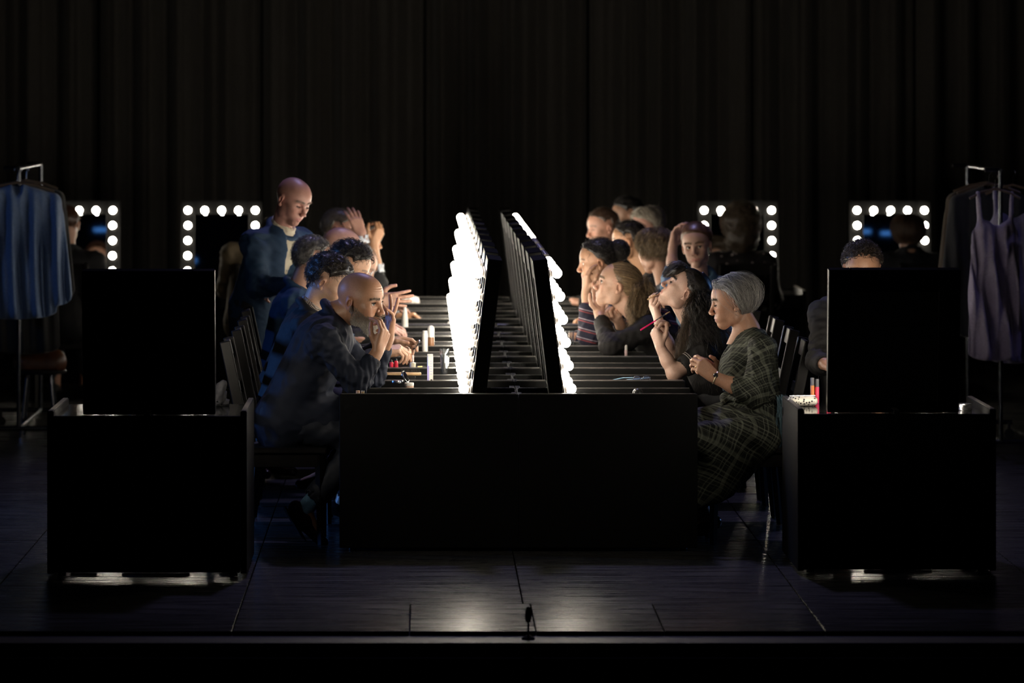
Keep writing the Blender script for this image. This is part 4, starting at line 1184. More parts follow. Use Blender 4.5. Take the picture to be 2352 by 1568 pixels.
t = thing('makeup_pencil', 'blue makeup pencil lying on the right tables beside the tall glass', 'pencil', at_table(1336, 24.3, SURF + 0.009), (0, 0, math.radians(4)), GR)
q = MB(); q.tube([(-0.045, 0, 0), (0.04, 0, 0)], 0.0085, 8); q.build('barrel', M_BLUEP, t, True); q = MB(); q.tube([(0.04, 0, 0), (0.052, 0, 0)], [0.0085, 0.002], 8); q.build('tip', M_WHITE, t, True)
lathe_thing('lipstick', 'small pale pink lipstick tube standing by the ponytailed woman\'s elbow', 'lipstick', 1438, 23.15, [('case', [(0.008, 0), (0.0085, 0.002), (0.0085, 0.042), (0.008, 0.044)], mat('pale_pink', (0.62, 0.45, 0.44), 0.35)), ('cap', [(0.0075, 0.044), (0.0075, 0.066), (0.005, 0.070), (0.0005, 0.071)], M_WHITE)], GR)
lathe_thing('compact', 'dark domed powder compact on the right near table', 'compact', 1465, 20.20, [('base', [(0.024, 0), (0.026, 0.003), (0.026, 0.012)], M_BLK), ('lid', [(0.026, 0.012), (0.024, 0.026), (0.016, 0.036), (0.0005, 0.040)], mat('smoke_lid', (0.03, 0.03, 0.03), 0.25))], GR)
t = thing('tray', 'thin dark tray under the long-haired woman\'s elbow', 'tray', at_table(1532, 21.02, SURF), group=GR)
MB().box((0, 0, 0.012), (0.135, 0.10, 0.024), ch=0.003).build('tray_board', M_RIM, t)
# foreground right table
GF = 'things on the right foreground table'
for px, d, col, cap, h, lab in ((1866, 19.78, M_ORANGE, M_GREY, 0.080, 'orange lip gloss tube, leftmost on the right foreground table'), (1877, 19.78, M_ROSE, M_GREY, 0.074, 'rose lip gloss tube beside the orange one'), (1903.5, 19.78, M_ROSE, M_GREY, 0.074, 'rose lip gloss tube against the edge of the mirror panel')):
    lathe_thing('lip_gloss', lab, 'lip gloss', px, d, [('tube_body', [(0.0085, 0), (0.0092, 0.002), (0.0092, h), (0.008, h + 0.002)], col), ('cap', [(0.0085, h + 0.002), (0.0085, h + 0.034), (0.0075, h + 0.037), (0.0005, h + 0.037)], cap)], GF)
M_POUCH = bpy.data.materials.new('patterned_pouch'); M_POUCH.use_nodes = True; MATS['patterned_pouch'] = M_POUCH
nt = M_POUCH.node_tree; b_ = nt.nodes['Principled BSDF']; vo = nt.nodes.new('ShaderNodeTexVoronoi'); vo.inputs['Scale'].default_value = 75
cr = nt.nodes.new('ShaderNodeValToRGB'); cr.color_ramp.elements[0].position = 0.30; cr.color_ramp.elements[1].position = 0.38
cr.color_ramp.elements[0].color = (0.01, 0.01, 0.01, 1); cr.color_ramp.elements[1].color = (0.7, 0.66, 0.58, 1)
tc_ = nt.nodes.new('ShaderNodeTexCoord'); nt.links.new(tc_.outputs['Object'], vo.inputs['Vector']); nt.links.new(vo.outputs['Distance'], cr.inputs[0]); nt.links.new(cr.outputs[0], b_.inputs['Base Color'])
t = thing('makeup_pouch', 'black and white patterned makeup pouch lying on the right foreground table', 'pouch', at_table(1843, 19.62), (0, 0, math.radians(8)), GF)
F = Field((-0.08, -0.06, 0), (0.08, 0.06, 0.06), 0.005); F.cap((-0.045, 0, 0.022), (0.045, 0, 0.022), 0.024, 0.024, 0, lat=(0, 1, 0), wide=1.6); F.plane_cut((0, 0, 0), (0, 0, -1)); V, Fc = F.mesh(1); V[:, 2] = np.maximum(V[:, 2], 0.0005)
obj('pouch_body', fast_mesh('pouch_body', V, Fc), M_POUCH, t)
z = MB(); z.tube([(-0.06, -0.002, 0.046), (0.06, -0.002, 0.046)], 0.0022, 6); z.build('zip', M_SILV, t, True)
lathe_thing('compact', 'round silver compact at the right end of the right foreground table', 'compact', 2216, 19.35, [('base', [(0.030, 0), (0.032, 0.003), (0.032, 0.013)], M_SILV), ('lid', [(0.032, 0.015), (0.032, 0.026), (0.028, 0.030), (0.0005, 0.031)], M_SILV)], GF)
blob('scarf', 'crumpled grey scarf at the right end of the left foreground table', 'scarf', 496, 19.62, (0.045, 0.05, 0.115), mat('grey_scarf', (0.010, 0.010, 0.014), 0.8), 12, 'things on the left foreground table')
# ------------------------------------------------------------------ the people
M_HAIR = mat('hair', rough=0.38, attr=True, spec=0.5)
def wool(name, col, rough=0.75, **k):
    return mat(name, col, rough, spec=0.3, noise=0.22, nscale=260, bump=0.12, bscale=500, **k)
M_NAVY = wool('navy_wool', (0.009, 0.013, 0.027))
M_BLKW = wool('black_wool', (0.008, 0.008, 0.010))
M_CHAR = wool('charcoal_wool', (0.016, 0.015, 0.016))
M_BLUE = wool('blue_wool', (0.020, 0.050, 0.105))
M_TEAL = wool('blue_grey_cotton', (0.09, 0.17, 0.27))
M_BEIGE = wool('beige_wool', (0.16, 0.125, 0.08))
M_BLKT = wool('black_jersey', (0.006, 0.005, 0.005))
M_JEAN = mat('dark_denim', (0.008, 0.012, 0.024), 0.7, noise=0.3, nscale=200)
M_DTROU = mat('dark_trousers', (0.012, 0.012, 0.015), 0.7)
M_SHOE = mat('brown_black_leather', (0.030, 0.014, 0.014), 0.22, spec=0.6)
M_SOLE = mat('shoe_sole', (0.012, 0.010, 0.009), 0.5)
M_SOCK = mat('pale_blue_sock', (0.16, 0.34, 0.55), 0.8, noise=0.2, nscale=300)
M_CREAMS = mat('cream_shirt', (0.62, 0.56, 0.44), 0.65, bump=0.1, bscale=200)
M_WCUFF = mat('white_shirt', (0.70, 0.74, 0.82), 0.6)

def pattern_mat(name, build):
    m = bpy.data.materials.new(name); m.use_nodes = True; MATS[name] = m
    nt = m.node_tree; b = nt.nodes['Principled BSDF']; b.inputs['Roughness'].default_value = 0.75; b.inputs['Specular IOR Level'].default_value = 0.25
    tc = nt.nodes.new('ShaderNodeTexCoord'); build(nt, b, tc.outputs['Object']); return m
def _math(nt, op, a, b=None, c=None):
    n = nt.nodes.new('ShaderNodeMath'); n.operation = op
    for i, v in enumerate((a, b, c)):
        if v is None: continue
        if isinstance(v, (int, float)): n.inputs[i].default_value = v
        else: nt.links.new(v, n.inputs[i])
    return n.outputs[0]
def plaid(name, ang, scale=1.0, ground=(0.009, 0.010, 0.008), line=(0.125, 0.135, 0.105)):
    def build(nt, b, co):
        no = nt.nodes.new('ShaderNodeTexNoise'); no.inputs['Scale'].default_value = 5.0; nt.links.new(co, no.inputs['Vector'])
        off = nt.nodes.new('ShaderNodeVectorMath'); off.operation = 'SCALE'; off.inputs['Scale'].default_value = 0.03; nt.links.new(no.outputs['Color'], off.inputs[0])
        ad = nt.nodes.new('ShaderNodeVectorMath'); ad.operation = 'ADD'; nt.links.new(co, ad.inputs[0]); nt.links.new(off.outputs[0], ad.inputs[1])
        mp = nt.nodes.new('ShaderNodeMapping'); mp.inputs['Rotation'].default_value = (0, math.radians(ang), 0); nt.links.new(ad.outputs[0], mp.inputs[0])
        sp = nt.nodes.new('ShaderNodeSeparateXYZ'); nt.links.new(mp.outputs[0], sp.inputs[0])
        u = _math(nt, 'ADD', sp.outputs[0], _math(nt, 'MULTIPLY', sp.outputs[1], 0.8)); v = _math(nt, 'ADD', sp.outputs[2], _math(nt, 'MULTIPLY', sp.outputs[1], 0.25))
        tot = None
        for co1 in (u, v):
            for per, wd, ph in ((0.046, 0.13, 0.0), (0.046, 0.07, 0.30), (0.115, 0.10, 0.1), (0.019, 0.14, 0.5)):
                f = _math(nt, 'FRACT', _math(nt, 'MULTIPLY_ADD', co1, 1.0 / (per * scale), ph))
                l = _math(nt, 'MULTIPLY', _math(nt, 'LESS_THAN', f, wd), 0.85 if per > 0.03 else 0.30)
                tot = l if tot is None else _math(nt, 'ADD', tot, l)
        tot = _math(nt, 'MINIMUM', _math(nt, 'MULTIPLY', tot, 0.62), 1.0)
        mx = nt.nodes.new('ShaderNodeMix'); mx.data_type = 'RGBA'; mx.inputs[6].default_value = (*ground, 1); mx.inputs[7].default_value = (*line, 1)
        nt.links.new(tot, mx.inputs[0]); nt.links.new(mx.outputs[2], b.inputs['Base Color'])
    return pattern_mat(name, build)
def stripes(name, direction, per, cols):
    """cols: list of (end position 0..1, colour)"""
    def build(nt, b, co):
        dn = nt.nodes.new('ShaderNodeVectorMath'); dn.operation = 'DOT_PRODUCT'; dn.inputs[1].default_value = direction; nt.links.new(co, dn.inputs[0])
        f = _math(nt, 'FRACT', _math(nt, 'MULTIPLY', dn.outputs['Value'], 1.0 / per))
        cr = nt.nodes.new('ShaderNodeValToRGB'); cr.color_ramp.interpolation = 'CONSTANT'
        el = cr.color_ramp.elements; el[0].position = 0; el[0].color = (*cols[0][1], 1); el[1].position = cols[0][0]; el[1].color = (*cols[1][1], 1)
        for k in range(1, len(cols) - 1):
            e = el.new(cols[k][0]); e.color = (*cols[k + 1][1], 1)
        nt.links.new(f, cr.inputs[0]); nt.links.new(cr.outputs[0], b.inputs['Base Color'])
    return pattern_mat(name, build)
def dots(name, ground, dot, scale, lo, hi):
    def build(nt, b, co):
        vo = nt.nodes.new('ShaderNodeTexVoronoi'); vo.inputs['Scale'].default_value = scale; nt.links.new(co, vo.inputs['Vector'])
        cr = nt.nodes.new('ShaderNodeValToRGB'); cr.color_ramp.elements[0].position = lo; cr.color_ramp.elements[1].position = hi
        cr.color_ramp.elements[0].color = (*dot, 1); cr.color_ramp.elements[1].color = (*ground, 1)
        nt.links.new(vo.outputs['Distance'], cr.inputs[0]); nt.links.new(cr.outputs[0], b.inputs['Base Color'])
    return pattern_mat(name, build)
def checks(name, a, c, scale):
    def build(nt, b, co):
        ch = nt.nodes.new('ShaderNodeTexChecker'); ch.inputs['Scale'].default_value = scale
        ch.inputs['Color1'].default_value = (*a, 1); ch.inputs['Color2'].default_value = (*c, 1); nt.links.new(co, ch.inputs['Vector']); nt.links.new(ch.outputs[0], b.inputs['Base Color'])
    return pattern_mat(name, build)
def ring_collar(p, J, m, r=0.060, z=0.02, th=0.011, name='shirt_collar', h=0.006, tilt=0.03, n=14):
    lat = nrm(J['shL'] - J['shR']); up = nrm(J['neck'] - J['hip']); fw = np.cross(lat, up)
    def fn(F):
        for a in range(n):
            q = lambda t: J['neck'] + r * (lat * math.sin(t) + fw * math.cos(t)) + up * (z - tilt * math.cos(t))
            F.cap(q(2 * math.pi * a / n), q(2 * math.pi * (a + 1) / n), th, None, 0.006); F.cap(q(2 * math.pi * a / n) + up * 0.016, q(2 * math.pi * (a + 1) / n) + up * 0.016, th * 0.8, None, 0.006)
    return p.cloth(name, m, fn, [J['neck']], h, pad=0.13)
def ring(p, c, axis, R, r, m, name, parent=None):
    axis = nrm(axis); u = nrm(np.cross(axis, [0.3, 0.2, 0.9])); v = np.cross(axis, u)
    q = MB(); q.tube([np.array(c) - p.o + R * (math.cos(a) * u + math.sin(a) * v) for a in np.linspace(0, 2 * math.pi, 19)], r, 6, cap=False)
    return q.build(name, m, parent or p.root, True)
def cuffs(p, J, m, q, r=0.037, t=0.8, ln=0.03):
    el, wr = J['el' + q], J['wr' + q]; a = nrm(wr - el); c = el + (wr - el) * t
    def fn(F):
        F.cap(c, c + a * ln, r, r * 0.98, 0.0); F.cap(c - a * 0.02, c + a * (ln + 0.06), r * 0.86, None, 0.002, True); F.plane_cut(c + a * ln, a); F.plane_cut(c, -a)
    return p.cloth('shirt_cuff', m, fn, [c, c + a * ln], 0.005, pad=0.06)

def dirs(az, el):
    az, el = np.radians(az), np.radians(el); return np.stack([np.cos(el) * np.cos(az), np.cos(el) * np.sin(az), np.sin(el)], -1)

# ---------------------------------------------------------------- L0: bald man with grey beard, leaning on the near left table
def man_bearded():
    D = 20.47
    p = Person('bald man with a grey beard in a navy jacket leaning on the near left table', (-0.60, D), skin=(0.58, 0.34, 0.23))
    J = seated_joints(W(648, 965, D), W(768, 733, D), 1, 0.19,
                      elL=W(852, 0, 20.68) * (1, 1, 0) + (0, 0, 0.757), elR=W(822, 0, 20.24) * (1, 1, 0) + (0, 0, 0.757),
                      wrL=W(893, 775, 20.60), wrR=W(868, 806, 20.27))
    J['shR'] = W(742, 782, 20.26); J['shL'] = W(775, 785, 20.66)
    J['knR'] = np.array([-0.25, 20.36, 0.495]); J['knL'] = np.array([-0.26, 20.60, 0.495])
    J['anR'] = W(697, 1172, 20.30); J['toR'] = W(742, 1246, 20.32)
    J['anL'] = W(742, 1094, 20.62); J['toL'] = W(690, 1112, 20.60)
    p.head((-0.290, 20.42, 1.128), -28, -10, 4, 1.09, neck=J['neck'] + (0.0, 0, 0.02), eyes='up', gaze=(-0.15, 0.25), wrinkle=0.0011,
           brow=(0.22, 0.15, 0.10), mouth=0.001, lips=(0.42, 0.17, 0.13), nose=1.12, neck_r=0.062, iris=(0.04, 0.045, 0.045))
    def bm(q):
        ay = np.abs(q[:, 1])
        w = np.clip((-0.030 - q[:, 2] + 0.55 * np.clip(0.045 - q[:, 0], 0, 0.05)) / 0.012, 0, 1) * (q[:, 0] > -0.004) * (q[:, 2] > -0.125)
        lip = (np.abs(q[:, 2] + 0.069) < 0.0105) & (ay < 0.021) & (q[:, 0] > 0.07); ck = (q[:, 2] > -0.047) & (q[:, 0] > 0.055) & (ay > 0.022)
        return w * (~lip) * (~ck)
    def bc(q, rr):
        t = np.clip((-q[:, 2] - 0.055) / 0.035, 0, 1)[:, None]
        c = np.array([0.34, 0.27, 0.21]) * (1 - t) + np.array([0.85, 0.80, 0.72]) * t
        return c * rr.uniform(0.45, 1.35, (len(q), 1))
    p.whiskers(bm, 6500, M_HAIR, bc, 0.016, 0.0008, (0.45, 0, -1.0), 0.30, lenfn=lambda q: 0.45 + 1.25 * np.clip((-q[:, 2] - 0.055) / 0.045, 0, 1) * np.clip((q[:, 0] - 0.02) / 0.04, 0, 1))
    p.brows((0.20, 0.14, 0.10))
    p.arm(J['elR'], J['wrR'], (0.34, 0.05, 0.94), (-0.80, 0.58, 0.10), True, ((42, 38, 20), (46, 40, 22), (50, 46, 25), (55, 48, 28)), ((0.75, 0.5, 0.5), (0.9, 0.1, 0.5), (0.95, -0.1, 0.4)), 0.05, 1.06, 0.45)
    p.arm(J['elL'], J['wrL'], (0.10, 0.1, 0.98), (-0.85, -0.45, 0.1), False, ((14, 16, 10), (-4, 8, 6), (-14, 8, 6), (30, 30, 10)), ((0.6, 0.8, 0.2), (0.8, 0.5, 0.2), (0.9, 0.3, 0.2)), 0.34, 1.04, 0.45)
    p.trunk(J)
    p.finish()
    p.jacket(J, M_NAVY, 0.010, 1.03, 0.0070, 3, cuff=0.055, tails=(0.02, 0, -0.075), freq=42, ends=(0.86, 0.92), crease=1.25,
             extra=lambda F: F.cap(J['hip'] + (0.02, 0, 0.0), J['hip'] + (0.22, 0, 0.005), 0.132, 0.118, 0.04, lat=(0, 1, 0), wide=1.45))
    ring_collar(p, J, checks('grey_check_shirt', (0.16, 0.15, 0.15), (0.42, 0.40, 0.38), 260), 0.064, 0.012, 0.012)
    for k in range(3):
        a = nrm(J['wrR'] - J['elR']); c = J['elR'] + (J['wrR'] - J['elR']) * (0.50 + 0.09 * k) + np.array([0.036, -0.030, -0.004])
        MB().lathe([(0.0005, -0.002), (0.006, -0.001), (0.0065, 0.001), (0.0005, 0.002)], c - p.o, 12, rotm('X', 70)).build('sleeve_button', M_GREY, p.root, True)
    p.trousers(J, M_JEAN, hem=0.08)
    for q in ('R', 'L'):
        p.shoe(J['an' + q], J['to' + q], M_SHOE, sole=M_SOLE)
        a = nrm(J['kn' + q] - J['an' + q])
        p.cloth('sock', M_SOCK, lambda F: F.cap(J['an' + q], J['an' + q] + a * 0.13, 0.040, 0.042, 0), [J['an' + q], J['an' + q] + a * 0.13], 0.007, pad=0.06)
    return p
man_bearded()

# ---------------------------------------------------------------- L1: young man with dark curls
def man_curls():
    D = 21.45
    p = Person('young man with dark curly hair and checked collar looking down, behind the bearded man', (-0.62, D), skin=(0.62, 0.42, 0.32))
    J = seated_joints(W(636, 960, D), W(715, 722, D), 1, 0.185,
                      elR=W(812, 0, 21.22) * (1, 1, 0) + (0, 0, 0.757), elL=W(830, 0, 21.75) * (1, 1, 0) + (0, 0, 0.757),
                      wrR=W(876, 806, 21.30), wrL=W(888, 785, 21.56))
    p.head((-0.462, D, 1.172), -14, -27, 3, 1.0, neck=J['neck'] + (0, 0, 0.02), eyes='down', stubble=0.62, stub_col=(0.20, 0.13, 0.09), brow=(0.05, 0.035, 0.025), lips=(0.5, 0.22, 0.18))
    cols = [(0.018, 0.014, 0.012), (0.03, 0.022, 0.018), (0.012, 0.010, 0.009)]
    h = p.cap_hair(M_HAIR, (0.016, 0.013, 0.011), 0.020, line=HAIRLINE_M, rough=0.010, freq=90, top=0.006, seed=4, fn=lambda U: 0.010 * np.clip(U[:, 0], 0, 1) * (U[:, 2] > 0.3))
    p.curly(1700, M_HAIR, [(0.03, 0.024, 0.02), (0.055, 0.045, 0.038), (0.015, 0.012, 0.010)], 0.045, 0.005, 0.022, 5, 0.0013, HAIRLINE_M, h, (0.6, 0, 0.3), 0.8)
    p.brows((0.03, 0.02, 0.016))
    p.arm(J['elR'], J['wrR'], (0.95, 0.10, 0.12), (0.1, 0.35, -0.93), True, ((38, 45, 30), (44, 48, 30), (50, 50, 30), (55, 50, 30)), ((0.8, 0.45, 0.4), (0.95, 0.1, 0.4), (0.98, 0, 0.2)), 0.05, 1.0, 0.4)
    p.arm(J['elL'], J['wrL'], (0.97, -0.15, 0.02), (0.1, -0.6, -0.7), False, ((16, 30, 25), (22, 34, 25), (30, 40, 25), (40, 45, 25)), ((0.85, 0.4, 0.3), (0.95, 0.1, 0.3), (0.98, 0, 0.2)), 0.04, 1.0, 0.4)
    p.trunk(J); p.finish()
    p.jacket(J, M_BLKW, 0.006, 1.0, 0.009, 5, tails=(-0.02, 0, -0.05))
    ring_collar(p, J, checks('brown_white_check', (0.55, 0.48, 0.42), (0.06, 0.035, 0.03), 190), 0.061, 0.030, 0.012, tilt=0.022)
    p.trousers(J, M_DTROU, h=0.014)
    for q in ('L', 'R'): p.shoe(J['an' + q], J['to' + q], M_SHOE)
    return p
man_curls()
t = thing('compact', 'slim silver compact held open by the curly-haired young man', 'compact', tuple(W(956, 791, 21.42)), (0, math.radians(-55), math.radians(15)))
MB().lathe([(0.028, -0.003), (0.030, 0), (0.028, 0.003)], n=22).build('lid', M_SILV, t, True)
MB().lathe([(0.025, 0.0031), (0.0005, 0.0034)], n=22).build('mirror', M_MIRR, t, True)

# ---------------------------------------------------------------- generic seated person further back
def sitter(label, D, facing, head_px, yaw, pitch, neck_px, hip_px, jm, hair=None, skin=(0.60, 0.38, 0.28), q=0.6, female=False, eyes='down', roll=0, sc=1.0,
           elR=None, elL=None, wrR=None, wrL=None, hands=True, hf=None, hn=None, curls=(35, 40, 25), far_hand=True, short=False, jname='jacket', finish=True, hipz=0.56, nohands=(), sleeve_end=(1.0, 1.0), headkw=None, far_f=None, far_n=None, hb=None, stub=0.0, **jk):
    hc = W(head_px[0], head_px[1], D); nk = W(neck_px[0], neck_px[1], D); hp = W(hip_px, 0, D); hp[2] = hipz
    p = Person(label, (hp[0], hp[1]), skin=skin, q=q)
    J = seated_joints(hp, nk, facing, 0.165 if female else 0.185, elL, elR, wrL, wrR)
    p.head(hc, yaw, pitch, roll, sc, neck=nk + (0, 0, 0.015), female=female, eyes=eyes, stubble=stub, **(headkw or {}))
    if hair: hair(p)
    for qn, right in (('R', True), ('L', False)):
        if qn in nohands: continue
        near = (qn == 'R') == (facing > 0)
        f = (hf if near else far_f) or (facing * 0.95, 0, 0.1); n = (hn if near else far_n) or (0.0, 0.3 if right else -0.3, -0.95)
        p.arm(J['el' + qn], J['wr' + qn], f, n, right, curls, sc=0.95 if female else 1.02, from_t=0.0 if short else 0.4, ra=0.036 if female else 0.04, rb=0.024 if female else 0.027)
    p.J = J
    p.trunk(J, 0.92 if female else 1.0, 0.022)
    p.finish()
    p.jacket(J, jm, 0.006, 0.92 if female else 1.0, 0.010, int(D * 10), name=jname, short=short, ends=sleeve_end, tails=(0, 0, -0.04), **jk)
    p.trousers(J, M_DTROU, h=0.016)
    for s_ in ('L', 'R'): p.shoe(J['an' + s_], J['to' + s_], M_SOLE, r=0.034)
    return p
def short_hair(col, thick=0.014, rough=0.003, freq=120, n=500, length=0.03, curl=0.003, line=HAIRLINE_M, drop=(-0.6, 0, -0.5), top=0.0, spread=None):
    def f(p):
        h = p.cap_hair(M_HAIR, col, thick, line, rough, freq, top, seed=int(sum(p.o) * 7))
        c = np.array(col)
        p.curly(n, M_HAIR, spread if spread is not None else [c * 0.7, c, c * 1.5], length, curl, thick, int(sum(p.o) * 5), 0.0011, line, parent=h, drop=drop, turns=1.0)
    return f

sitter('man with black curly hair peering down, between the young man and the bearded man', 22.4, 1, (802, 613), -8, -30, (735, 690), 640, M_CHAR,
       short_hair((0.014, 0.012, 0.011), 0.020, 0.006, 150, 1100, 0.035, 0.006, drop=(0.5, 0, 0)), (0.60, 0.38, 0.27), 0.8, stub=0.4)
sitter('grey-haired man in a blue jacket sitting in front of the standing man', 23.3, 1, (718, 598), 24, -8, (686, 668), 640, M_BLUE,
       short_hair((0.10, 0.095, 0.09), 0.014, 0.004, 130, 1000, 0.032, 0.004, spread=[(0.05, 0.045, 0.04), (0.22, 0.21, 0.20), (0.02, 0.018, 0.016)]), (0.55, 0.33, 0.26), 0.75,
       wrR=W(868, 690, 23.15), elR=W(800, 720, 23.1), hf=(0.97, 0, 0.05), hn=(0.1, 1, 0), curls=(10, 20, 14), far_hand=True, nohands=('L',))
sitter('bald man with a pink scalp half hidden further along the left row', 24.3, 1, (783, 574), 5, -22, (735, 650), 655, M_BLKW,
       None, (0.66, 0.42, 0.38), 0.6, sc=1.02)
def fringe_grey(p):
    h = p.cap_hair(M_HAIR, (0.22, 0.21, 0.20), 0.012, ([0, 35, 62, 80, 95, 112, 140, 180], [60, 56, 30, -6, -14, -34, -46, -50]), 0.003, seed=3)
    p.curly(500, M_HAIR, [(0.3, 0.29, 0.28), (0.15, 0.14, 0.13)], 0.03, 0.003, 0.012, 3, 0.0012, parent=h, drop=(-0.5, 0, -0.5))
pp = sitter('grey-haired man with white spectacles bending low in the left row', 25.2, 1, (822, 612), -4, -28, (765, 680), 668, M_CHAR, fringe_grey, (0.55, 0.34, 0.26), 0.6)
for y in (-1, 1):
    q_ = MB(); q_.tube([pp.L((0.092 + 0.0, y * 0.032 + 0.019 * math.cos(a), 0.002 + 0.016 * math.sin(a))) - pp.o for a in np.linspace(0, 6.283, 15)], 0.0022, 6, cap=False)
    q_.tube([pp.L((0.090, y * 0.050, 0.004)) - pp.o, pp.L((-0.005, y * 0.083, 0.008)) - pp.o], 0.0022, 6); q_.build('spectacle_frame', M_WCUFF, pp.root, True)
pp = sitter('brown-haired man resting his forehead on his hand, white cuff showing', 26.2, 1, (778, 530), -6, -14, (745, 610), 670, M_BLKW,
       short_hair((0.09, 0.075, 0.06), 0.014, 0.003, 120, 500), (0.60, 0.36, 0.30), 0.6, elR=W(838, 618, 26.0), wrR=W(830, 538, 26.0), hf=(-0.35, 0.05, 0.94), hn=(-0.2, 0.95, 0), curls=(18, 25, 15), sleeve_end=(1.0, 0.93))
cuffs(pp, pp.J, M_WCUFF, 'R', 0.046, 0.72, 0.055)
pp = sitter('person with bare raised forearm near the far end of the left row', 27.1, 1, (835, 552), -5, -6, (790, 625), 690, M_BLKW,
       short_hair((0.02, 0.016, 0.012), 0.014, 0.003), (0.62, 0.36, 0.22), 0.6, elR=W(868, 655, 26.95), wrR=W(858, 560, 26.95), hf=(0.45, 0, 0.9), hn=(-0.6, 0.7, 0.1), curls=(45, 60, 40),
       elL=W(880, 745, 27.2), wrL=W(918, 728, 27.0), far_f=(0.95, -0.2, 0.15), far_n=(0, -0.2, -0.97), sleeve_end=(1.0, 0.45))
cuffs(pp, pp.J, M_WCUFF, 'R', 0.052, 0.30, 0.06); cuffs(pp, pp.J, M_WCUFF, 'L', 0.044, 0.66, 0.09)

# ---------------------------------------------------------------- S: bald man standing behind the left row
def man_standing():
    D = 23.8
    p = Person('bald man in a dark blue jacket and cream shirt standing behind the left row', (-0.90, D), skin=(0.62, 0.36, 0.32))
    hip = np.array([-0.905, D, 0.93]); neck = W(646, 532, D)
    up = nrm(neck - hip); lat = nrm(np.array([0.62, 0.78, 0.0]))         # turned towards the audience
    chest = neck - up * 0.10
    J = dict(hip=hip, chest=chest, neck=neck, shL=neck - up * 0.06 + lat * 0.19, shR=neck - up * 0.06 - lat * 0.20)
    J['elR'] = W(592, 660, D - 0.22); J['wrR'] = W(668, 655, D - 0.30)
    J['elL'] = W(705, 640, D + 0.02); J['wrL'] = W(655, 662, D - 0.18)
    for q, sg in (('L', 1), ('R', -1)):
        J['kn' + q] = hip + lat * sg * 0.10 + np.array([0.0, 0, -0.45]); J['an' + q] = hip * (1, 1, 0) + lat * sg * 0.11 + np.array([0, 0, 0.09])
        J['to' + q] = J['an' + q] + np.array([0.13, -0.10, -0.055])
    p.head(W(672, 461, D - 0.05), -44, -24, -6, 1.03, neck=neck + (0, 0, 0.02), eyes='down', brow=(0.30, 0.2, 0.17), lips=(0.5, 0.2, 0.2), nose=1.05)
    p.brows((0.28, 0.2, 0.17))
    for q, r in (('R', True), ('L', False)):
        p.arm(J['el' + q], J['wr' + q], (0.9 if r else -0.8, 0.1, -0.1), (0, 0.7, -0.7), r, (40, 45, 30), from_t=0.5)
    p.trunk(J); p.finish()
    fw = np.cross(lat, up)
    def openv(F):
        F.cap(neck + fw * 0.06, chest + fw * 0.15 - up * 0.04, 0.05, 0.050, 0.015, True); F.cap(chest + fw * 0.15 - up * 0.04, hip + fw * 0.17 + up * 0.10, 0.045, 0.012, 0.015, True)
    p.jacket(J, M_BLUE, 0.007, 1.04, 0.009, 8, tails=(0.0, 0, -0.22), extra=openv, cuff=0.0)
    p.cloth('shirt', M_CREAMS, lambda F: (F.cap(hip + up * 0.05, chest, 0.112, 0.118, 0, lat=lat, wide=1.25), F.cap(chest, neck, 0.09, 0.07, 0.03), F.cap(neck, neck + up * 0.1, 0.05, None, 0.006, True)), [hip, chest, neck], 0.010, 0.003, 60, 2)
    ring_collar(p, J, M_CREAMS, 0.066, 0.030, 0.010, tilt=0.028)
    for k in range(3):
        c = chest + fw * 0.122 - up * (0.0 + 0.09 * k)
        MB().lathe([(0.0005, -0.002), (0.006, 0), (0.0005, 0.002)], c - p.o, 10, rotm('X', 90)).build('shirt_button', M_WHITE, p.root, True)
    p.trousers(J, M_DTROU, h=0.014)
    for q in ('L', 'R'): p.shoe(J['an' + q], J['to' + q], M_SHOE)
man_standing()
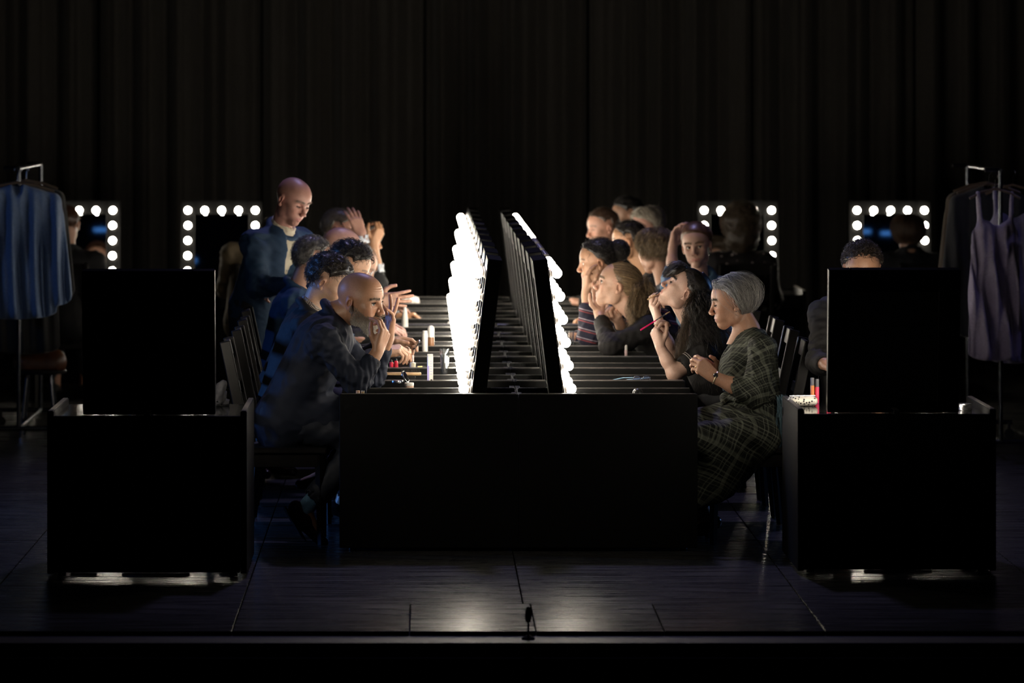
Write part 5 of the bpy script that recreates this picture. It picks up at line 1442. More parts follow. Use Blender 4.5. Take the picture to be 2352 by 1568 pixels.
# ---------------------------------------------------------------- R0: grey-haired woman in the plaid dress
def woman_plaid():
    D = 20.5
    p = Person('grey-haired woman in a green plaid dress looking down, at the near right table', (1.58, D), skin=(0.60, 0.36, 0.26))
    J = seated_joints(W(1737, 0, D) * (1, 1, 0) + (0, 0, 0.555), W(1722, 757, D), -1, 0.165,
                      elL=W(1730, 905, 20.29), elR=W(1705, 900, 20.72), wrL=W(1641, 866, 20.30), wrR=W(1648, 858, 20.62))
    J['shL'] = W(1752, 800, 20.32); J['shR'] = W(1738, 800, 20.66)
    for q in ('L', 'R'):
        J['kn' + q] = np.array([1.20, D + (-0.09 if q == 'L' else 0.09), 0.495]); J['an' + q] = np.array([1.335, D + (-0.11 if q == 'L' else 0.10), 0.105]); J['to' + q] = J['an' + q] + np.array([-0.14, 0, -0.06])
    p.head((1.462, D, 1.116), 180, -9, 0, 0.985, neck=J['neck'] + (0.0, 0, 0.0), female=True, eyes='down', brow=(0.16, 0.11, 0.08), lips=(0.42, 0.13, 0.12), cheeks=0.15, nose=1.05,
           chest=lambda F: F.cap(J['neck'] + (-0.02, 0, 0.0), J['chest'] + (-0.09, 0, -0.03), 0.055, 0.05, 0.03))
    cols = [(0.42, 0.40, 0.38), (0.26, 0.25, 0.245), (0.60, 0.57, 0.53), (0.10, 0.095, 0.09), (0.34, 0.33, 0.32)]
    h = p.cap_hair(M_HAIR, (0.22, 0.21, 0.20), 0.014, seed=2, freq=90, rough=0.002, top=0.006, back=0.010)
    r = np.random.RandomState(8)
    n = 1300; sg = np.where(r.rand(n) < 0.68, 1, -1)
    n = 1700; sg = np.where(r.rand(n) < 0.72, 1, -1); w = r.rand(n)
    A = dirs(sg * (4 + 52 * w), 28 + 10 * r.rand(n)); Bm = dirs(sg * (72 + 30 * r.rand(n)), 34 + 26 * (1 - w) * r.rand(n)); B = dirs(sg * (112 + 40 * r.rand(n)), r.uniform(-60, -34, n))
    p.flow2(A, Bm, B, 0.0008, M_HAIR, cols, (0.006, 0.026, 0.026, 0.022), 18, 0.0016, 1.4, 0.005, 1, parent=h)
    n = 1300; sg = np.where(r.rand(n) < 0.68, 1, -1)
    A = dirs(sg * r.uniform(0, 180, n), r.uniform(55, 88, n)); B = dirs(sg * r.uniform(112, 180, n), r.uniform(-64, -38, n))
    p.flow(A, B, 0.0008, M_HAIR, cols, (0.014, 0.034, 0.022), 14, 0.0030, 2.2, 0.007, 2, parent=h)
    n = 420; sg = np.where(r.rand(n) < 0.7, 1, -1)
    A = dirs(sg * r.uniform(0, 40, n), r.uniform(40, 60, n)); B = dirs(sg * r.uniform(20, 60, n), r.uniform(22, 34, n))
    p.flow(A, B, 0.0011, M_HAIR, cols, (0.012, 0.024, 0.016), 10, 0.001, 1, 0.005, 3, parent=h)
    p.brows((0.12, 0.085, 0.065))
    p.arm(J['elL'], J['wrL'], (-0.74, 0.06, 0.64), (-0.25, 0.93, -0.25), False, ((36, 40, 25), (42, 44, 25), (46, 46, 25), (48, 46, 25)), ((0.8, 0.35, 0.5), (0.95, 0.1, 0.4), (0.98, -0.05, 0.3)), 0.06, 0.98, 0.0, 0.040, 0.025)
    p.arm(J['elR'], J['wrR'], (-0.8, -0.2, 0.5), (-0.1, -0.9, -0.3), True, (40, 45, 25), sc=0.96, from_t=0.3, ra=0.038, rb=0.025)
    p.trunk(J, 0.84, lk=0.58); p.finish()
    P1, P2, P3 = plaid('plaid_bodice', 38, 0.95), plaid('plaid_sleeve', 24, 0.85), plaid('plaid_skirt', -28, 1.15)
    lat = np.array([0, -1.0, 0]); up = nrm(J['neck'] - J['hip'])
    def bod(F):
        F.cap(J['hip'] + up * 0.05, J['chest'] - up * 0.05, 0.122, 0.118, 0, lat=lat, wide=1.30)
        F.cap(J['chest'] + (-0.055, 0, -0.085), J['chest'] + (-0.02, 0, -0.02), 0.098, 0.085, 0.05, lat=lat, wide=1.35)
        F.cap(J['chest'], J['neck'] - up * 0.02, 0.095, 0.058, 0.05, lat=lat, wide=1.3)
        for q in ('L', 'R'): F.cap(J['chest'] + up * 0.04, J['sh' + q], 0.062, 0.060, 0.04)
        F.cap(J['neck'] - up * 0.02, J['neck'] + up * 0.12, 0.056, 0.072, 0.006, True)
        F.cap(J['neck'] + (-0.06, 0, -0.0), J['chest'] + (-0.155, 0, -0.075), 0.050, 0.020, 0.01, True)
    p.cloth('dress_bodice', P1, bod, [J['hip'], J['chest'], J['neck'], J['shL'], J['shR']], 0.008, 0.005, 40, 3)
    for q in ('L', 'R'):
        sh, el, wr = J['sh' + q], J['el' + q], J['wr' + q]; a = nrm(wr - el)
        def slv(F):
            F.cap(sh + (0.0, 0, 0.005), el + (0.01, 0, 0.0), 0.056, 0.060, 0); F.cap(el, el + a * 0.085, 0.060, 0.046, 0.03); F.cap(sh, J['chest'] + up * 0.02, 0.06, 0.06, 0.02)
            F.cap(el + a * 0.100, el + a * 0.2, 0.032, None, 0.004, True)
        p.cloth('dress_sleeve', P2, slv, [sh, el, el + a * 0.1], 0.008, 0.007, 48, 5 if q == 'L' else 6, pad=0.12)
    def skirt(F):
        kn = (J['knL'] + J['knR']) / 2
        F.cap(J['hip'] + (0.015, 0, 0.0), kn + (0.0, 0, 0.0), 0.128, 0.095, 0, lat=lat, wide=1.35)
        F.cap(J['hip'] + (0.01, 0, 0.08), J['hip'], 0.118, 0.128, 0.03, lat=lat, wide=1.3)
        F.cap(J['hip'] + (0.0, 0, -0.03), kn + (0.02, 0, -0.02), 0.085, 0.080, 0.05, lat=lat, wide=3.1)
        F.cap(kn + (0.05, 0, -0.02), (1.30, D, 0.20), 0.105, 0.070, 0.04, lat=lat, wide=1.5)
        F.cap((1.46, D, 0.455), (1.335, D, 0.225), 0.085, 0.060, 0.05, lat=lat, wide=1.7)
        for yy, rr_ in ((20.245, 0.050), (20.75, 0.050)):
            F.cap((1.615, yy, 0.492), (1.375, yy, 0.245), rr_, rr_ * 1.1, 0.05); F.cap((1.58, yy, 0.53), (1.28, yy, 0.50), 0.06, 0.07, 0.06); F.cap((1.40, yy, 0.42), (1.26, yy + (0.03 if yy < 20.5 else -0.03), 0.22), 0.075, 0.07, 0.06)
        F.plane_cut((1.3, D, 0.165), (0.15, 0, -1))
    p.cloth('dress_skirt', P3, skirt, [J['hip'], J['knL'], J['knR'], (1.30, D, 0.12), (1.3, 20.17, 0.3), (1.6, 20.83, 0.3)], 0.009, 0.007, 34, 9, stretch=(1, 1, 0.5))
    # belt with knot in front, pale fringed ends behind
    def belt(F):
        c = J['hip'] + up * 0.115
        for a in range(16):
            q = lambda t: c + np.array([0.120 * math.cos(t), 0.158 * math.sin(t), 0.0]) + up * 0
            F.cap(q(a * math.pi / 8), q((a + 1) * math.pi / 8), 0.017, None, 0.008)
        F.ell(c + (-0.135, -0.03, 0.0), (0.03, 0.03, 0.026), None, 0.01); F.cap(c + (-0.14, -0.04, 0), c + (-0.165, -0.06, -0.11), 0.014, 0.018, 0.01)
    p.cloth('belt', P1, belt, [J['hip'] + up * 0.115], 0.007, 0.003, 80, 4, pad=0.24)
    r = np.random.RandomState(4); n = 160
    a0 = W(1796, 912, 20.33) + r.normal(size=(n, 3)) * (0.010, 0.012, 0.006); a1 = a0 + np.array([0.010, 0, -0.10]) + r.normal(size=(n, 3)) * 0.010
    a2 = W(1797, 1030, 20.33) + r.normal(size=(n, 3)) * (0.014, 0.018, 0.012)
    p.hang([a0, a1, a2], 0.0016, mat('pale_blue_fringe', attr=True, rough=0.8), [(0.20, 0.34, 0.42), (0.12, 0.22, 0.28), (0.28, 0.42, 0.5)], 12, 0.003, 3, 5, 'fringe')
    w = ring(p, J['wrL'] + nrm(J['elL'] - J['wrL']) * 0.004, J['elL'] - J['wrL'], 0.0285, 0.0042, mat('gold_bracelet', (0.7, 0.55, 0.35), 0.3, metal=1.0), 'watch_strap')
    MB().lathe([(0.0005, 0.004), (0.0105, 0.003), (0.012, 0), (0.0105, -0.003)], J['wrL'] - p.o + np.array([0.004, -0.029, 0.010]), 16, rotm('X', -75)).build('watch_face', M_SILV, w, True)
    ring(p, J['wrL'] + nrm((-0.74, 0.06, 0.64)) * 0.108 + np.array([0.0, 0.006, -0.024]), (-0.6, 0.5, 0.3), 0.0098, 0.0015, mat('gold_ring', (0.8, 0.6, 0.3), 0.25, metal=1.0), 'finger_ring')
    MB().lathe([(0.0005, -0.003), (0.003, 0), (0.0005, 0.003)], p.L((-0.004, 0.083, -0.040)) - p.o, 10).build('earring', M_SILV, p.root, True)
    for q in ('L', 'R'): p.shoe(J['an' + q], J['to' + q], M_SHOE, r=0.032)
woman_plaid()

# ---------------------------------------------------------------- R1: long dark hair, brush at her lips
def woman_long_hair():
    D = 21.4
    p = Person('woman with long dark wavy hair tilting her head back to paint her lips', (1.54, D), skin=(0.66, 0.47, 0.40))
    J = seated_joints(W(1680, 0, D) * (1, 1, 0) + (0, 0, 0.555), W(1598, 772, D), -1, 0.16,
                      elL=W(1549, 0, 21.18) * (1, 1, 0) + (0, 0, 0.738), elR=W(1552, 0, 21.60) * (1, 1, 0) + (0, 0, 0.76), wrL=W(1517, 798, 21.20), wrR=W(1514, 740, 21.42))
    J['shL'] = W(1615, 812, 21.22); J['shR'] = W(1595, 808, 21.56)
    p.head((1.289, D, 1.124), 180, 37, 0, 0.985, neck=J['neck'] + (0, 0, 0.0), female=True, eyes='down', gaze=(0, -0.4), brow=(0.02, 0.015, 0.012), lips=(0.38, 0.10, 0.09), mouth=0.0008, neck_r=0.044,
           chest=lambda F: F.cap(J['neck'], J['chest'] + (-0.06, 0, 0.0), 0.05, 0.05, 0.03))
    cols = [(0.008, 0.006, 0.005), (0.016, 0.011, 0.008), (0.026, 0.017, 0.011), (0.006, 0.005, 0.004)]
    h = p.cap_hair(M_HAIR, (0.014, 0.011, 0.009), 0.012, seed=5, freq=90, rough=0.002, back=0.008)
    r = np.random.RandomState(18)
    n = 900; sg = np.where(r.rand(n) < 0.6, 1, -1)
    az = r.uniform(4, 76, n); A = dirs(sg * az, hair_elev(az) - 2 + 30 * r.rand(n) ** 1.5); B = dirs(sg * r.uniform(122, 178, n), r.uniform(-40, 0, n)); Bm = dirs(sg * r.uniform(80, 110, n), r.uniform(30, 60, n))
    p.flow2(A, Bm, B, 0.0009, M_HAIR, cols, (0.003, 0.016, 0.018, 0.016), 16, 0.001, 2, 0.003, 3, parent=h)
    # quiff falling forward over the brow
    n = 800; A = dirs(r.uniform(-20, 40, n), r.uniform(40, 62, n))
    a0 = p.L(HC + A * (scalp_r(A) + 0.004)[:, None]); j = r.normal(size=(n, 3)) * 0.006
    a1 = p.L(np.tile([0.100, 0.020, 0.088], (n, 1))) + j * 1.6; a2 = p.L(np.tile([0.118, 0.022, 0.052], (n, 1))) + j * 1.9; a3 = p.L(np.tile([0.130, 0.024, 0.010], (n, 1))) + j * 1.2
    p.hang([a0, a1, a2, a3], 0.0011, M_HAIR, [(0.05, 0.045, 0.045), (0.025, 0.022, 0.02), (0.09, 0.085, 0.085)], 14, 0.001, 1, 6, parent=h)
    quiff = mat('quiff_hair', (0.016, 0.014, 0.013), 0.4)
    p.cloth('quiff', quiff, lambda F: (F.cap(p.L((0.074, 0.012, 0.092)), p.L((0.104, 0.016, 0.062)), 0.020, 0.022, 0, lat=p.hR[:, 1], wide=1.5), F.cap(p.L((0.104, 0.016, 0.062)), p.L((0.122, 0.022, 0.020)), 0.022, 0.013, 0.02, lat=p.hR[:, 1], wide=1.5)), [p.L((0.09, 0, 0.07))], 0.006, 0.003, 120, 4, pad=0.11)
    # mass down the back
    back = mat('hair_mass', (0.010, 0.008, 0.007), 0.5)
    def mass(F):
        q = p.L((-0.09, 0, -0.02)); F.cap(q, W(1632, 790, D), 0.062, 0.085, 0, lat=(0, 1, 0), wide=1.3); F.cap(W(1632, 790, D), W(1640, 862, D), 0.085, 0.06, 0.04, lat=(0, 1, 0), wide=1.4)
    p.cloth('hair_mass', back, mass, [p.hc, W(1640, 880, D)], 0.010, 0.008, 60, 7, stretch=(1, 1, 0.3))
    def lock(n, A, mid, end, amp, cs, sd, sp=(0.02, 0.03, 0.02), rad=0.0010):
        a0 = p.L(HC + A * (scalp_r(A) + 0.012)[:, None]); rr = np.random.RandomState(sd)
        m1 = np.array(mid[0]) + rr.normal(size=(n, 3)) * sp; m2 = np.array(mid[1]) + rr.normal(size=(n, 3)) * np.array(sp) * 1.3; e = np.array(end) + rr.normal(size=(n, 3)) * np.array(sp) * 1.7
        p.hang([a0, m1, m2, e], rad, M_HAIR, cs, 22, amp, 6.5, sd, parent=h, sync=0.75)
    lock(800, dirs(r.uniform(90, 200, 800), r.uniform(-40, 30, 800)), (W(1618, 705, D - 0.06), W(1645, 785, D - 0.08)), W(1655, 868, D - 0.06), 0.008, cols, 31, (0.032, 0.05, 0.03))
    lock(420, dirs(r.uniform(96, 140, 420), r.uniform(-30, 20, 420)), (W(1598, 715, D - 0.13), W(1612, 780, D - 0.17)), W(1630, 850, D - 0.18), 0.008, cols, 32, (0.022, 0.02, 0.02))
    lock(320, dirs(r.uniform(100, 128, 320), r.uniform(-34, 0, 320)), (W(1580, 722, D - 0.11), W(1566, 790, D - 0.17)), W(1552, 862, D - 0.19), 0.007,
         [(0.075, 0.045, 0.024), (0.12, 0.075, 0.04), (0.04, 0.026, 0.016)], 33, (0.010, 0.012, 0.014))
    p.brows((0.012, 0.009, 0.008), 340)
    p.arm(J['elL'], J['wrL'], (-0.34, 0.05, 0.94), (0.85, 0.45, 0.15), False, ((58, 50, 25), (52, 52, 25), (60, 58, 30), (68, 60, 30)), ((0.75, 0.45, 0.6), (0.9, 0.0, 0.6), (0.95, -0.1, 0.4)), 0.05, 0.96, 0.0, 0.037, 0.0235, upper=J['elL'] + (J['shL'] - J['elL']) * 0.8)
    p.arm(J['elR'], J['wrR'], (-0.36, -0.12, 0.92), (0.80, 0.25, 0.30), True, ((20, 58, 35), (28, 62, 35), (45, 70, 40), (55, 75, 45)), ((0.75, 0.45, 0.6), (0.9, 0.0, 0.6), (0.95, -0.1, 0.4)), 0.05, 0.96, 0.0, 0.037, 0.0235, upper=J['elR'] + (J['shR'] - J['elR']) * 0.8)
    p.trunk(J, 0.86, arms=False); p.finish()
    p.jacket(J, M_BLKT, 0.005, 0.9, 0.009, 11, name='t_shirt', collar=False, short=True, ends=(0.55, 0.55), sleeve=(0.060, 0.054, 0.05), tails=(0, 0, -0.03))
    for q in ('L', 'R'):
        c = J['sh' + q] + (J['el' + q] - J['sh' + q]) * 0.55
        for k in (0.0, 0.010): ring(p, c + nrm(J['sh' + q] - J['el' + q]) * (0.012 + k), J['sh' + q] - J['el' + q], 0.0575, 0.0016, mat('pale_trim', (0.35, 0.30, 0.27), 0.6), 'sleeve_trim')
    ring(p, J['wrL'] + nrm((-0.34, 0.05, 0.94)) * 0.100 + np.array([0.012, -0.003, 0.012]), (0.5, 0.2, 0.6), 0.0102, 0.0015, MATS['gold_ring'], 'finger_ring')
    p.trousers(J, M_DTROU, h=0.014)
    for q in ('L', 'R'): p.shoe(J['an' + q], J['to' + q], M_SOLE, r=0.033)
woman_long_hair()
def brush(label, a, b, handle, tip_m):
    a, b = np.array(a), np.array(b); t = thing('makeup_brush', label, 'brush', tuple(a), group='brushes held by the long-haired woman')
    v = b - a
    for nm, u0, u1, r0, r1, m in (('handle', 0, 0.52, 0.0040, 0.0032, handle), ('ferrule', 0.52, 0.84, 0.0030, 0.0036, M_SILV), ('bristles', 0.84, 1.0, 0.0042, 0.0012, tip_m)):
        q = MB(); q.tube([v * u0, v * u1], [r0, r1], 10); q.build(nm, m, t, True)
M_TANB = mat('tan_bristle', (0.45, 0.28, 0.15), 0.7)
brush('hot pink makeup brush held low by the long-haired woman', W(1471, 758, 21.19), W(1539, 715, 21.23), M_PINK, M_TANB)
brush('pale lip brush touching the long-haired woman\'s mouth', W(1487, 688, 21.40), W(1523, 666, 21.40), M_GOLDW, M_BRIST)

# ---------------------------------------------------------------- R2: blonde ponytail, chin on her hand
def woman_ponytail():
    D = 23.4
    p = Person('blonde woman with a ponytail and black top resting her chin on her hand', (1.47, D), skin=(0.66, 0.44, 0.34), q=0.9)
    J = seated_joints(W(1595, 0, D) * (1, 1, 0) + (0, 0, 0.555), W(1470, 735, D), -1, 0.16,
                      elL=W(1402, 0, 23.18) * (1, 1, 0) + (0, 0, 0.752), elR=W(1440, 0, 23.66) * (1, 1, 0) + (0, 0, 0.752), wrL=W(1376, 722, 23.45), wrR=W(1420, 735, 23.5))
    p.head((1.047, D, 1.064), 178, 14, 0, 1.03, neck=J['neck'] + (-0.01, 0, 0.0), female=True, eyes='open', brow=(0.22, 0.14, 0.08), lips=(0.50, 0.24, 0.20), nose=1.02, neck_r=0.043, iris=(0.12, 0.15, 0.16), cheeks=0.2)
    cols = [(0.26, 0.17, 0.09), (0.16, 0.10, 0.055), (0.36, 0.25, 0.14), (0.09, 0.06, 0.035)]
    h = p.cap_hair(M_HAIR, (0.15, 0.098, 0.055), 0.008, seed=9, freq=90, rough=0.001)
    r = np.random.RandomState(28); n = 1300
    az = r.uniform(-180, 180, n); A = dirs(az, hair_elev(az) + r.uniform(-3, 22, n)); B = dirs(r.normal(180, 5, n), r.normal(2, 4, n))
    p.flow(A, B, 0.0010, M_HAIR, cols, (0.002, 0.010, 0.022), 14, 0.0006, 1, 0.002, 4, parent=h)
    tie = p.L((-0.128, 0, 0.036)); n = 700
    def tail(n, m1, m2, e, sd, sp):
        rr = np.random.RandomState(sd); a0 = tie + rr.normal(size=(n, 3)) * 0.006
        p.hang([a0, np.array(m1) + rr.normal(size=(n, 3)) * sp, np.array(m2) + rr.normal(size=(n, 3)) * np.array(sp) * 1.3, np.array(e) + rr.normal(size=(n, 3)) * np.array(sp) * 1.5], 0.0011, M_HAIR, cols, 18, 0.006, 4.5, sd, parent=h, sync=0.7)
    tail(600, W(1478, 650, D - 0.02), W(1472, 705, D - 0.06), W(1462, 752, D - 0.12), 41, (0.016, 0.02, 0.016))
    tail(380, W(1462, 660, D - 0.08), W(1450, 712, D - 0.12), W(1456, 758, D - 0.15), 42, (0.010, 0.014, 0.014))
    tail(260, W(1492, 660, D - 0.02), W(1506, 685, D - 0.02), W(1520, 700, D), 43, (0.012, 0.02, 0.012))
    ring(p, tie, p.hR[:, 0], 0.017, 0.007, M_BLK, 'hair_tie', h)
    p.brows((0.16, 0.10, 0.06))
    p.arm(J['elL'], J['wrL'], (0.0, 0.42, 0.90), (0.35, -0.9, 0.2), False, ((6, 8, 6), (8, 10, 6), (10, 12, 8), (14, 14, 8)), sc=0.95, from_t=0.35, ra=0.037, rb=0.024)
    p.arm(J['elR'], J['wrR'], (-0.6, -0.4, 0.65), (-0.1, -0.6, -0.7), True, (75, 80, 45), sc=0.95, from_t=0.35, ra=0.037, rb=0.024)
    p.trunk(J, 0.86); p.finish()
    p.jacket(J, M_BLKT, 0.005, 0.9, 0.010, 15, name='black_top', collar=False, sleeve=(0.062, 0.054, 0.045), ends=(0.93, 0.9), tails=(0, 0, -0.03))
    p.trousers(J, M_DTROU, h=0.016)
    for q in ('L', 'R'): p.shoe(J['an' + q], J['to' + q], M_SOLE, r=0.033)
woman_ponytail()

# ---------------------------------------------------------------- the rest of the right row
STR_A = stripes('striped_sleeve', (0.25, 0.0, 1.0), 0.052, [(0.42, (0.014, 0.014, 0.028)), (0.54, (0.20, 0.045, 0.05)), (0.66, (0.014, 0.014, 0.028)), (0.76, (0.26, 0.22, 0.26)), (1.0, (0.014, 0.014, 0.03))])
def bun_dark(p):
    h = p.cap_hair(M_HAIR, (0.012, 0.010, 0.009), 0.014, rough=0.004, freq=130, seed=6)
    p.curly(800, M_HAIR, [(0.02, 0.016, 0.014), (0.035, 0.03, 0.027), (0.01, 0.009, 0.008)], 0.05, 0.005, 0.014, 6, 0.0012, parent=h, drop=(-1.0, 0, 0.1))
    def bun(F):
        F.ell(p.L((-0.125, 0.0, 0.055)), (0.050, 0.048, 0.050), None, 0)
    p.cloth('bun', M_HAIR, bun, [p.L((-0.125, 0, 0.055))], 0.006, 0.006, 90, 4, pad=0.09, col=None)
    r = np.random.RandomState(3); n = 500; U = r.normal(size=(n, 3)); U /= np.linalg.norm(U, axis=1, keepdims=True); T = np.cross(U, r.normal(size=(n, 3))); T /= np.linalg.norm(T, axis=1, keepdims=True)
    c = np.array([-0.125, 0, 0.055]); t = np.linspace(-0.9, 0.9, 9)[None, :, None]
    P = c + (U[:, None] * np.cos(t) + T[:, None] * np.sin(t)) * (0.052 + r.uniform(0, 0.012, (n, 1, 1)))
    p.strands(P, 0.0012, M_HAIR, [(0.016, 0.013, 0.012), (0.04, 0.034, 0.03)], parent=h)
pp = sitter('dark-haired woman with a bun and striped sweater, cheek in her hand', 24.2, -1, (1373, 603), 182, -6, (1438, 668), 1580, STR_A, bun_dark, (0.58, 0.36, 0.25), 0.85, True, 'open',
       elL=W(1352, 0, 23.95) * (1, 1, 0) + (0, 0, 0.765), wrL=W(1346, 672, 24.02), hf=(0.02, 0.25, 0.95), hn=(0.9, 0.4, 0.0), curls=((20, 22, 14), (24, 26, 16), (26, 28, 16), (30, 30, 16)), nohands=('R',), jname='striped_sweater', collar=False, sleeve=(0.064, 0.054, 0.045), sleeve_end=(0.88, 1.0))
def wavy_back(col, n=900, amp=0.007, low=-55, th=0.02, vol=0.03, seed=4, lenz=0.0):
    def f(p):
        c = np.array(col); h = p.cap_hair(M_HAIR, c * 0.7, th, ([0, 35, 62, 80, 95, 112, 140, 180], [29, 26, 14, -20, -40, -55, -62, -64]), rough=0.006, freq=90, seed=seed)
        r = np.random.RandomState(seed); az = r.uniform(-180, 180, n)
        A = dirs(az, r.uniform(50, 88, n)); B = dirs(np.where(np.abs(az) < 75, np.sign(az) * 85, az), np.where(np.abs(az) < 75, -30, low) + r.uniform(-8, 14, n))
        p.flow(A, B, 0.0014, M_HAIR, [c * 0.5, c, c * 1.7], (0.012, vol, vol * 0.8), 16, amp, 3.0, 0.008, seed, parent=h)
    return f
sitter('woman with wavy light brown hair seen from behind in the right row', 25.5, -1, (1503, 578), 128, -10, (1525, 655), 1590, M_NAVY, wavy_back((0.17, 0.12, 0.065), 900), (0.58, 0.36, 0.27), 0.6, True, jname='top', nohands=('R',))
sitter('dark-haired woman in profile with bare ear, in front of the mirrors of the right row', 26.5, -1, (1444, 556), 168, -4, (1490, 632), 1570, M_BLKT,
       short_hair((0.018, 0.014, 0.011), 0.015, 0.003, 110, 600, 0.04, 0.003), (0.62, 0.37, 0.23), 0.6, True, 'open', jname='top', nohands=('R',))

def woman_facing():
    D = 24.95
    p = Person('auburn-haired woman in a blue-grey top turned to face the audience', (1.66, D), skin=(0.68, 0.46, 0.38), q=0.85)
    hip = np.array([1.66, D + 0.12, 0.56]); neck = W(1608, 640, D + 0.02); up = nrm(neck - hip); lat = nrm(np.array([0.97, -0.22, 0.0])); chest = neck - up * 0.10
    J = dict(hip=hip, chest=chest, neck=neck, shL=neck - up * 0.06 + lat * 0.165, shR=neck - up * 0.06 - lat * 0.165)
    J['elL'] = J['shL'] + np.array([0.06, -0.06, -0.26]); J['wrL'] = J['elL'] + np.array([-0.12, -0.16, 0.0])
    J['elR'] = W(1542, 640, D + 0.25); J['wrR'] = W(1545, 565, D + 0.30)
    fw = np.cross(lat, up); fw = nrm(fw * (1, 1, 0))
    for q, sg in (('L', 1), ('R', -1)):
        J['kn' + q] = hip + fw * 0.40 + lat * sg * 0.10 + np.array([0, 0, -0.05]); J['an' + q] = np.array([*(hip + fw * 0.34 + lat * sg * 0.10)[:2], 0.085]); J['to' + q] = J['an' + q] + fw * 0.14 + np.array([0, 0, -0.05])
    p.head(W(1600, 566, D), -103, -4, 6, 1.0, neck=neck + (0, 0, 0.01), female=True, eyes='open', brow=(0.22, 0.12, 0.07), lips=(0.52, 0.20, 0.17), gaze=(0.3, 0))
    cols = [(0.16, 0.075, 0.035), (0.10, 0.048, 0.026), (0.26, 0.14, 0.07)]
    h = p.cap_hair(M_HAIR, (0.11, 0.055, 0.03), 0.010, seed=7, freq=90, rough=0.001, top=0.012)
    r = np.random.RandomState(5); n = 900; az = r.uniform(-120, 120, n); A = dirs(az, hair_elev(az) + r.uniform(0, 20, n)); B = dirs(r.normal(180, 10, n), r.normal(20, 8, n))
    p.flow(A, B, 0.0011, M_HAIR, cols, (0.003, 0.020, 0.020), 14, 0.0006, 1, 0.003, 4, parent=h)
    p.brows((0.16, 0.09, 0.05))
    p.arm(J['elR'], J['wrR'], (0.25, 0.1, 0.95), (0.6, -0.5, 0.2), True, (25, 35, 25), sc=0.95, from_t=0.0, ra=0.036, rb=0.024)
    p.arm(J['elL'], J['wrL'], (-0.6, -0.6, 0), (0, 0, -1), False, (35, 40, 25), sc=0.95, from_t=0.35)
    p.trunk(J, 0.86); p.finish()
    p.jacket(J, M_TEAL, 0.005, 0.92, 0.010, 22, name='top', collar=True, sleeve=(0.06, 0.052, 0.045), ends=(1.0, 0.35), tails=(0, 0, -0.03))
    p.trousers(J, M_DTROU, h=0.016)
    for q in ('L', 'R'): p.shoe(J['an' + q], J['to' + q], M_SOLE, r=0.033)
woman_facing()
def long_side(col, seed):
    def f(p):
        wavy_back(col, 700, 0.003, -60, 0.014, 0.018, seed)(p)
    return f
sitter('woman with straight ash-blonde hair turned half to the audience, right row', 27.4, -1, (1487, 523), -140, -18, (1500, 605), 1580, M_BLKT, long_side((0.34, 0.30, 0.24), 5), (0.68, 0.42, 0.36), 0.6, True, jname='top', nohands=('L', 'R'))
sitter('small distant woman with brown hair at the far end of the right row', 28.2, -1, (1384, 524), 205, -8, (1425, 600), 1540, M_BLKT, short_hair((0.05, 0.028, 0.018), 0.014), (0.60, 0.36, 0.28), 0.5, True, jname='top', nohands=('L', 'R'))
sitter('dark-haired distant person beside the ash-blonde woman', 29.0, -1, (1440, 498), 190, -5, (1470, 575), 1560, M_BLKT, short_hair((0.012, 0.010, 0.009), 0.020, 0.006, 150), (0.40, 0.25, 0.18), 0.5, True, jname='top', nohands=('L', 'R'))

# ---------------------------------------------------------------- people at the single tables
def back_sitter(label, x, D, headz, jm, hair, yaw=90, pitch=-6, skin=(0.55, 0.34, 0.26), female=True, jname='top', roll=0, headkw=None, neckz=None, dx=0.0, **jk):
    hip = np.array([x, D, 0.555]); neck = np.array([x + dx * 0.5, D + 0.06, neckz or headz - 0.185]); up = nrm(neck - hip); lat = np.array([-1.0, 0, 0]); chest = neck - up * 0.10
    p = Person(label, (x, D), skin=skin, q=0.55)
    w = 0.165 if female else 0.19
    J = dict(hip=hip, chest=chest, neck=neck, shL=neck - up * 0.06 + lat * w, shR=neck - up * 0.06 - lat * w)
    for q, sg in (('L', 1), ('R', -1)):
        J['el' + q] = J['sh' + q] + np.array([-sg * 0.05, 0.10, -0.25]); J['wr' + q] = J['el' + q] + np.array([sg * 0.05, 0.20, 0.10])
        J['kn' + q] = hip + np.array([-sg * 0.1, 0.38, -0.06]); J['an' + q] = np.array([hip[0] - sg * 0.1, D + 0.30, 0.085]); J['to' + q] = J['an' + q] + np.array([0, 0.14, -0.05])
    p.head((x + dx, D + 0.09, headz), yaw, pitch, roll, 1.0, neck=neck + (0, 0, 0.015), female=female, **(headkw or {}))
    if hair: hair(p)
    for q, r in (('L', False), ('R', True)): p.arm(J['el' + q], J['wr' + q], (0, 0.9, 0.2), (0, 0, -1), r, (35, 40, 25), from_t=0.4)
    p.trunk(J, 0.95, 0.022); p.finish()
    p.jacket(J, jm, 0.006, 0.96 if female else 1.02, 0.012, int(abs(x) * 30), name=jname, tails=(0, 0, -0.04), **jk)
    p.trousers(J, M_DTROU, h=0.018)
    for q in ('L', 'R'): p.shoe(J['an' + q], J['to' + q], M_SOLE)
    return p
M_HAIR_D = mat('hair_dark_brown', (0.035, 0.024, 0.015), 0.5)
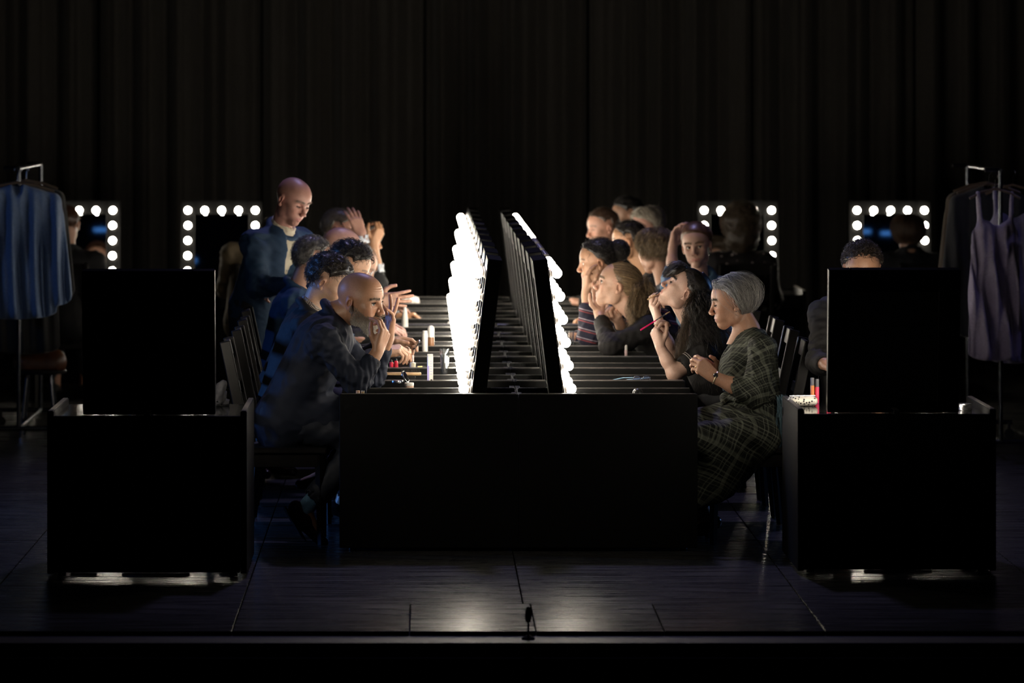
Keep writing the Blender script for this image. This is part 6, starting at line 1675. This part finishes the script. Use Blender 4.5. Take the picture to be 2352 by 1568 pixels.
def big_curls(p):
    c = np.array([0.085, 0.058, 0.036]); h = p.cap_hair(M_HAIR, c * 0.45, 0.055, ([0, 35, 62, 80, 95, 112, 140, 180], [29, 24, 5, -30, -50, -62, -70, -74]), rough=0.016, freq=70, seed=5)
    p.cloth('hair_mass', M_HAIR_D, lambda F: (F.ell(p.L((-0.040, 0, -0.075)), (0.115, 0.085, 0.115), None, 0), F.ell(p.L((-0.03, 0, 0.04)), (0.13, 0.12, 0.12), None, 0.04)), [p.hc], 0.012, 0.012, 50, 3, pad=0.22)
    p.curly(2200, M_HAIR, [c * 0.5, c, c * 2.0], 0.06, 0.012, 0.052, 7, 0.0016, ([0, 35, 62, 80, 95, 112, 140, 180], [29, 24, 5, -30, -50, -62, -70, -74]), h, (0, 0, -0.4), 2.2)
back_sitter('curly-haired woman in a dark speckled blouse seen from behind at the back', 2.175, 29.6, 1.185, dots('speckled_blouse', (0.012, 0.010, 0.011), (0.34, 0.29, 0.29), 22, 0.16, 0.26), big_curls, jname='blouse', collar=False, sleeve=(0.075, 0.07, 0.05))
back_sitter('short-haired person in a dark jacket seen from behind at the far right mirror', 3.335, 29.6, 1.135, M_BLKW, wavy_back((0.085, 0.048, 0.030), 900, 0.005, -62, 0.026, 0.032, 9), jname='jacket', dx=-0.02, neckz=1.0)
back_sitter('man in a black jacket seen from behind at the far left mirror', -2.42, 29.6, 1.20, M_BLKW, short_hair((0.07, 0.03, 0.016), 0.012), female=False, jname='jacket', skin=(0.62, 0.36, 0.26), pitch=-16)
back_sitter('person in a beige coat seen from behind, half hidden by the standing man', -1.17, 29.55, 1.12, M_BEIGE, short_hair((0.03, 0.02, 0.015), 0.014), female=False, jname='coat', dx=0.14, pitch=-40, neckz=1.07)

def man_foreground():
    D = 20.18
    p = Person('dark curly-haired person in a charcoal jacket half hidden by the right foreground mirror', (2.03, 20.3), skin=(0.58, 0.34, 0.23), q=0.85)
    hip = np.array([2.04, 20.34, 0.555]); neck = np.array([2.03, 20.24, 1.135]); up = nrm(neck - hip); lat = np.array([1.0, 0, 0]); chest = neck - up * 0.10
    J = dict(hip=hip, chest=chest, neck=neck, shL=neck - up * 0.06 + lat * 0.16, shR=neck - up * 0.06 - lat * 0.16)
    J['elR'] = np.array([1.835, 20.10, 0.86]); J['wrR'] = np.array([1.845, 19.90, 0.865]); J['elL'] = np.array([2.27, 20.08, 0.84]); J['wrL'] = np.array([2.17, 19.86, 0.80])
    for q, sg in (('L', 1), ('R', -1)):
        J['kn' + q] = hip + np.array([sg * 0.1, -0.40, -0.06]); J['an' + q] = np.array([hip[0] + sg * 0.1, 20.02, 0.085]); J['to' + q] = J['an' + q] + np.array([0, -0.14, -0.05])
    p.head((2.032, 20.12, 1.288), -88, -22, 0, 1.02, neck=neck + (0, 0, 0.01), eyes='down')
    h = p.cap_hair(M_HAIR, (0.022, 0.015, 0.011), 0.010, rough=0.004, freq=110, seed=6)
    p.curly(1400, M_HAIR, [(0.03, 0.02, 0.014), (0.05, 0.034, 0.024), (0.015, 0.011, 0.009)], 0.036, 0.004, 0.012, 6, 0.0012, parent=h, drop=(-0.9, 0, 0.2), turns=1.0)
    p.arm(J['elR'], J['wrR'], (0.55, -0.75, -0.25), (0.2, -0.1, -0.97), True, (48, 55, 35), from_t=0.35, sc=1.02)
    p.arm(J['elL'], J['wrL'], (-0.6, -0.6, -0.1), (0, 0, -1), False, (48, 55, 35), from_t=0.35)
    p.trunk(J); p.finish()
    p.jacket(J, M_CHAR, 0.006, 1.02, 0.010, 31, tails=(0, 0, -0.04)); p.trousers(J, M_DTROU, h=0.016)
    for q in ('L', 'R'): p.shoe(J['an' + q], J['to' + q], M_SOLE)
man_foreground()

# ------------------------------------------------------------------ blue lamps on the auditorium lighting bar (seen only in the far mirrors)
M_BLED = mat('blue_lamp_face', (0.1, 0.3, 0.8), 0.4, emit=(0.10, 0.36, 1.0), estr=0.8)
bar = thing('lighting_bar', 'black lighting bar carrying small blue lamps above the auditorium', 'lighting bar', (0, 14.0, 4.98))
q = MB(); q.tube([(-5.2, 0, 0), (6.4, 0, 0)], 0.024, 10); q.build('pipe', M_BOARD, bar, True)
for bx, bz, bw, lab in ((-3.58, 4.80, 0.16, 'leftmost blue lamp on the lighting bar'), (-2.55, 4.45, 0.10, 'low-hung blue lamp on the lighting bar'), (4.91, 4.78, 0.17, 'blue lamp on the right of the lighting bar'), (5.16, 4.76, 0.13, 'rightmost blue lamp on the lighting bar')):
    t = thing('stage_lamp', lab, 'lamp', (bx, 14.0, bz), group='blue lamps above the auditorium')
    MB().box((0, 0, 0), (bw, 0.10, 0.075), ch=0.006).build('housing', M_BOARD, t)
    MB().box((0, 0.052, 0), (bw - 0.012, 0.004, 0.036)).build('lens', M_BLED, t)
    q = MB(); q.tube([(0, 0, 0.03), (0, 0, 4.98 - bz)], 0.010, 8); q.build('yoke', M_BOARD, t, True)
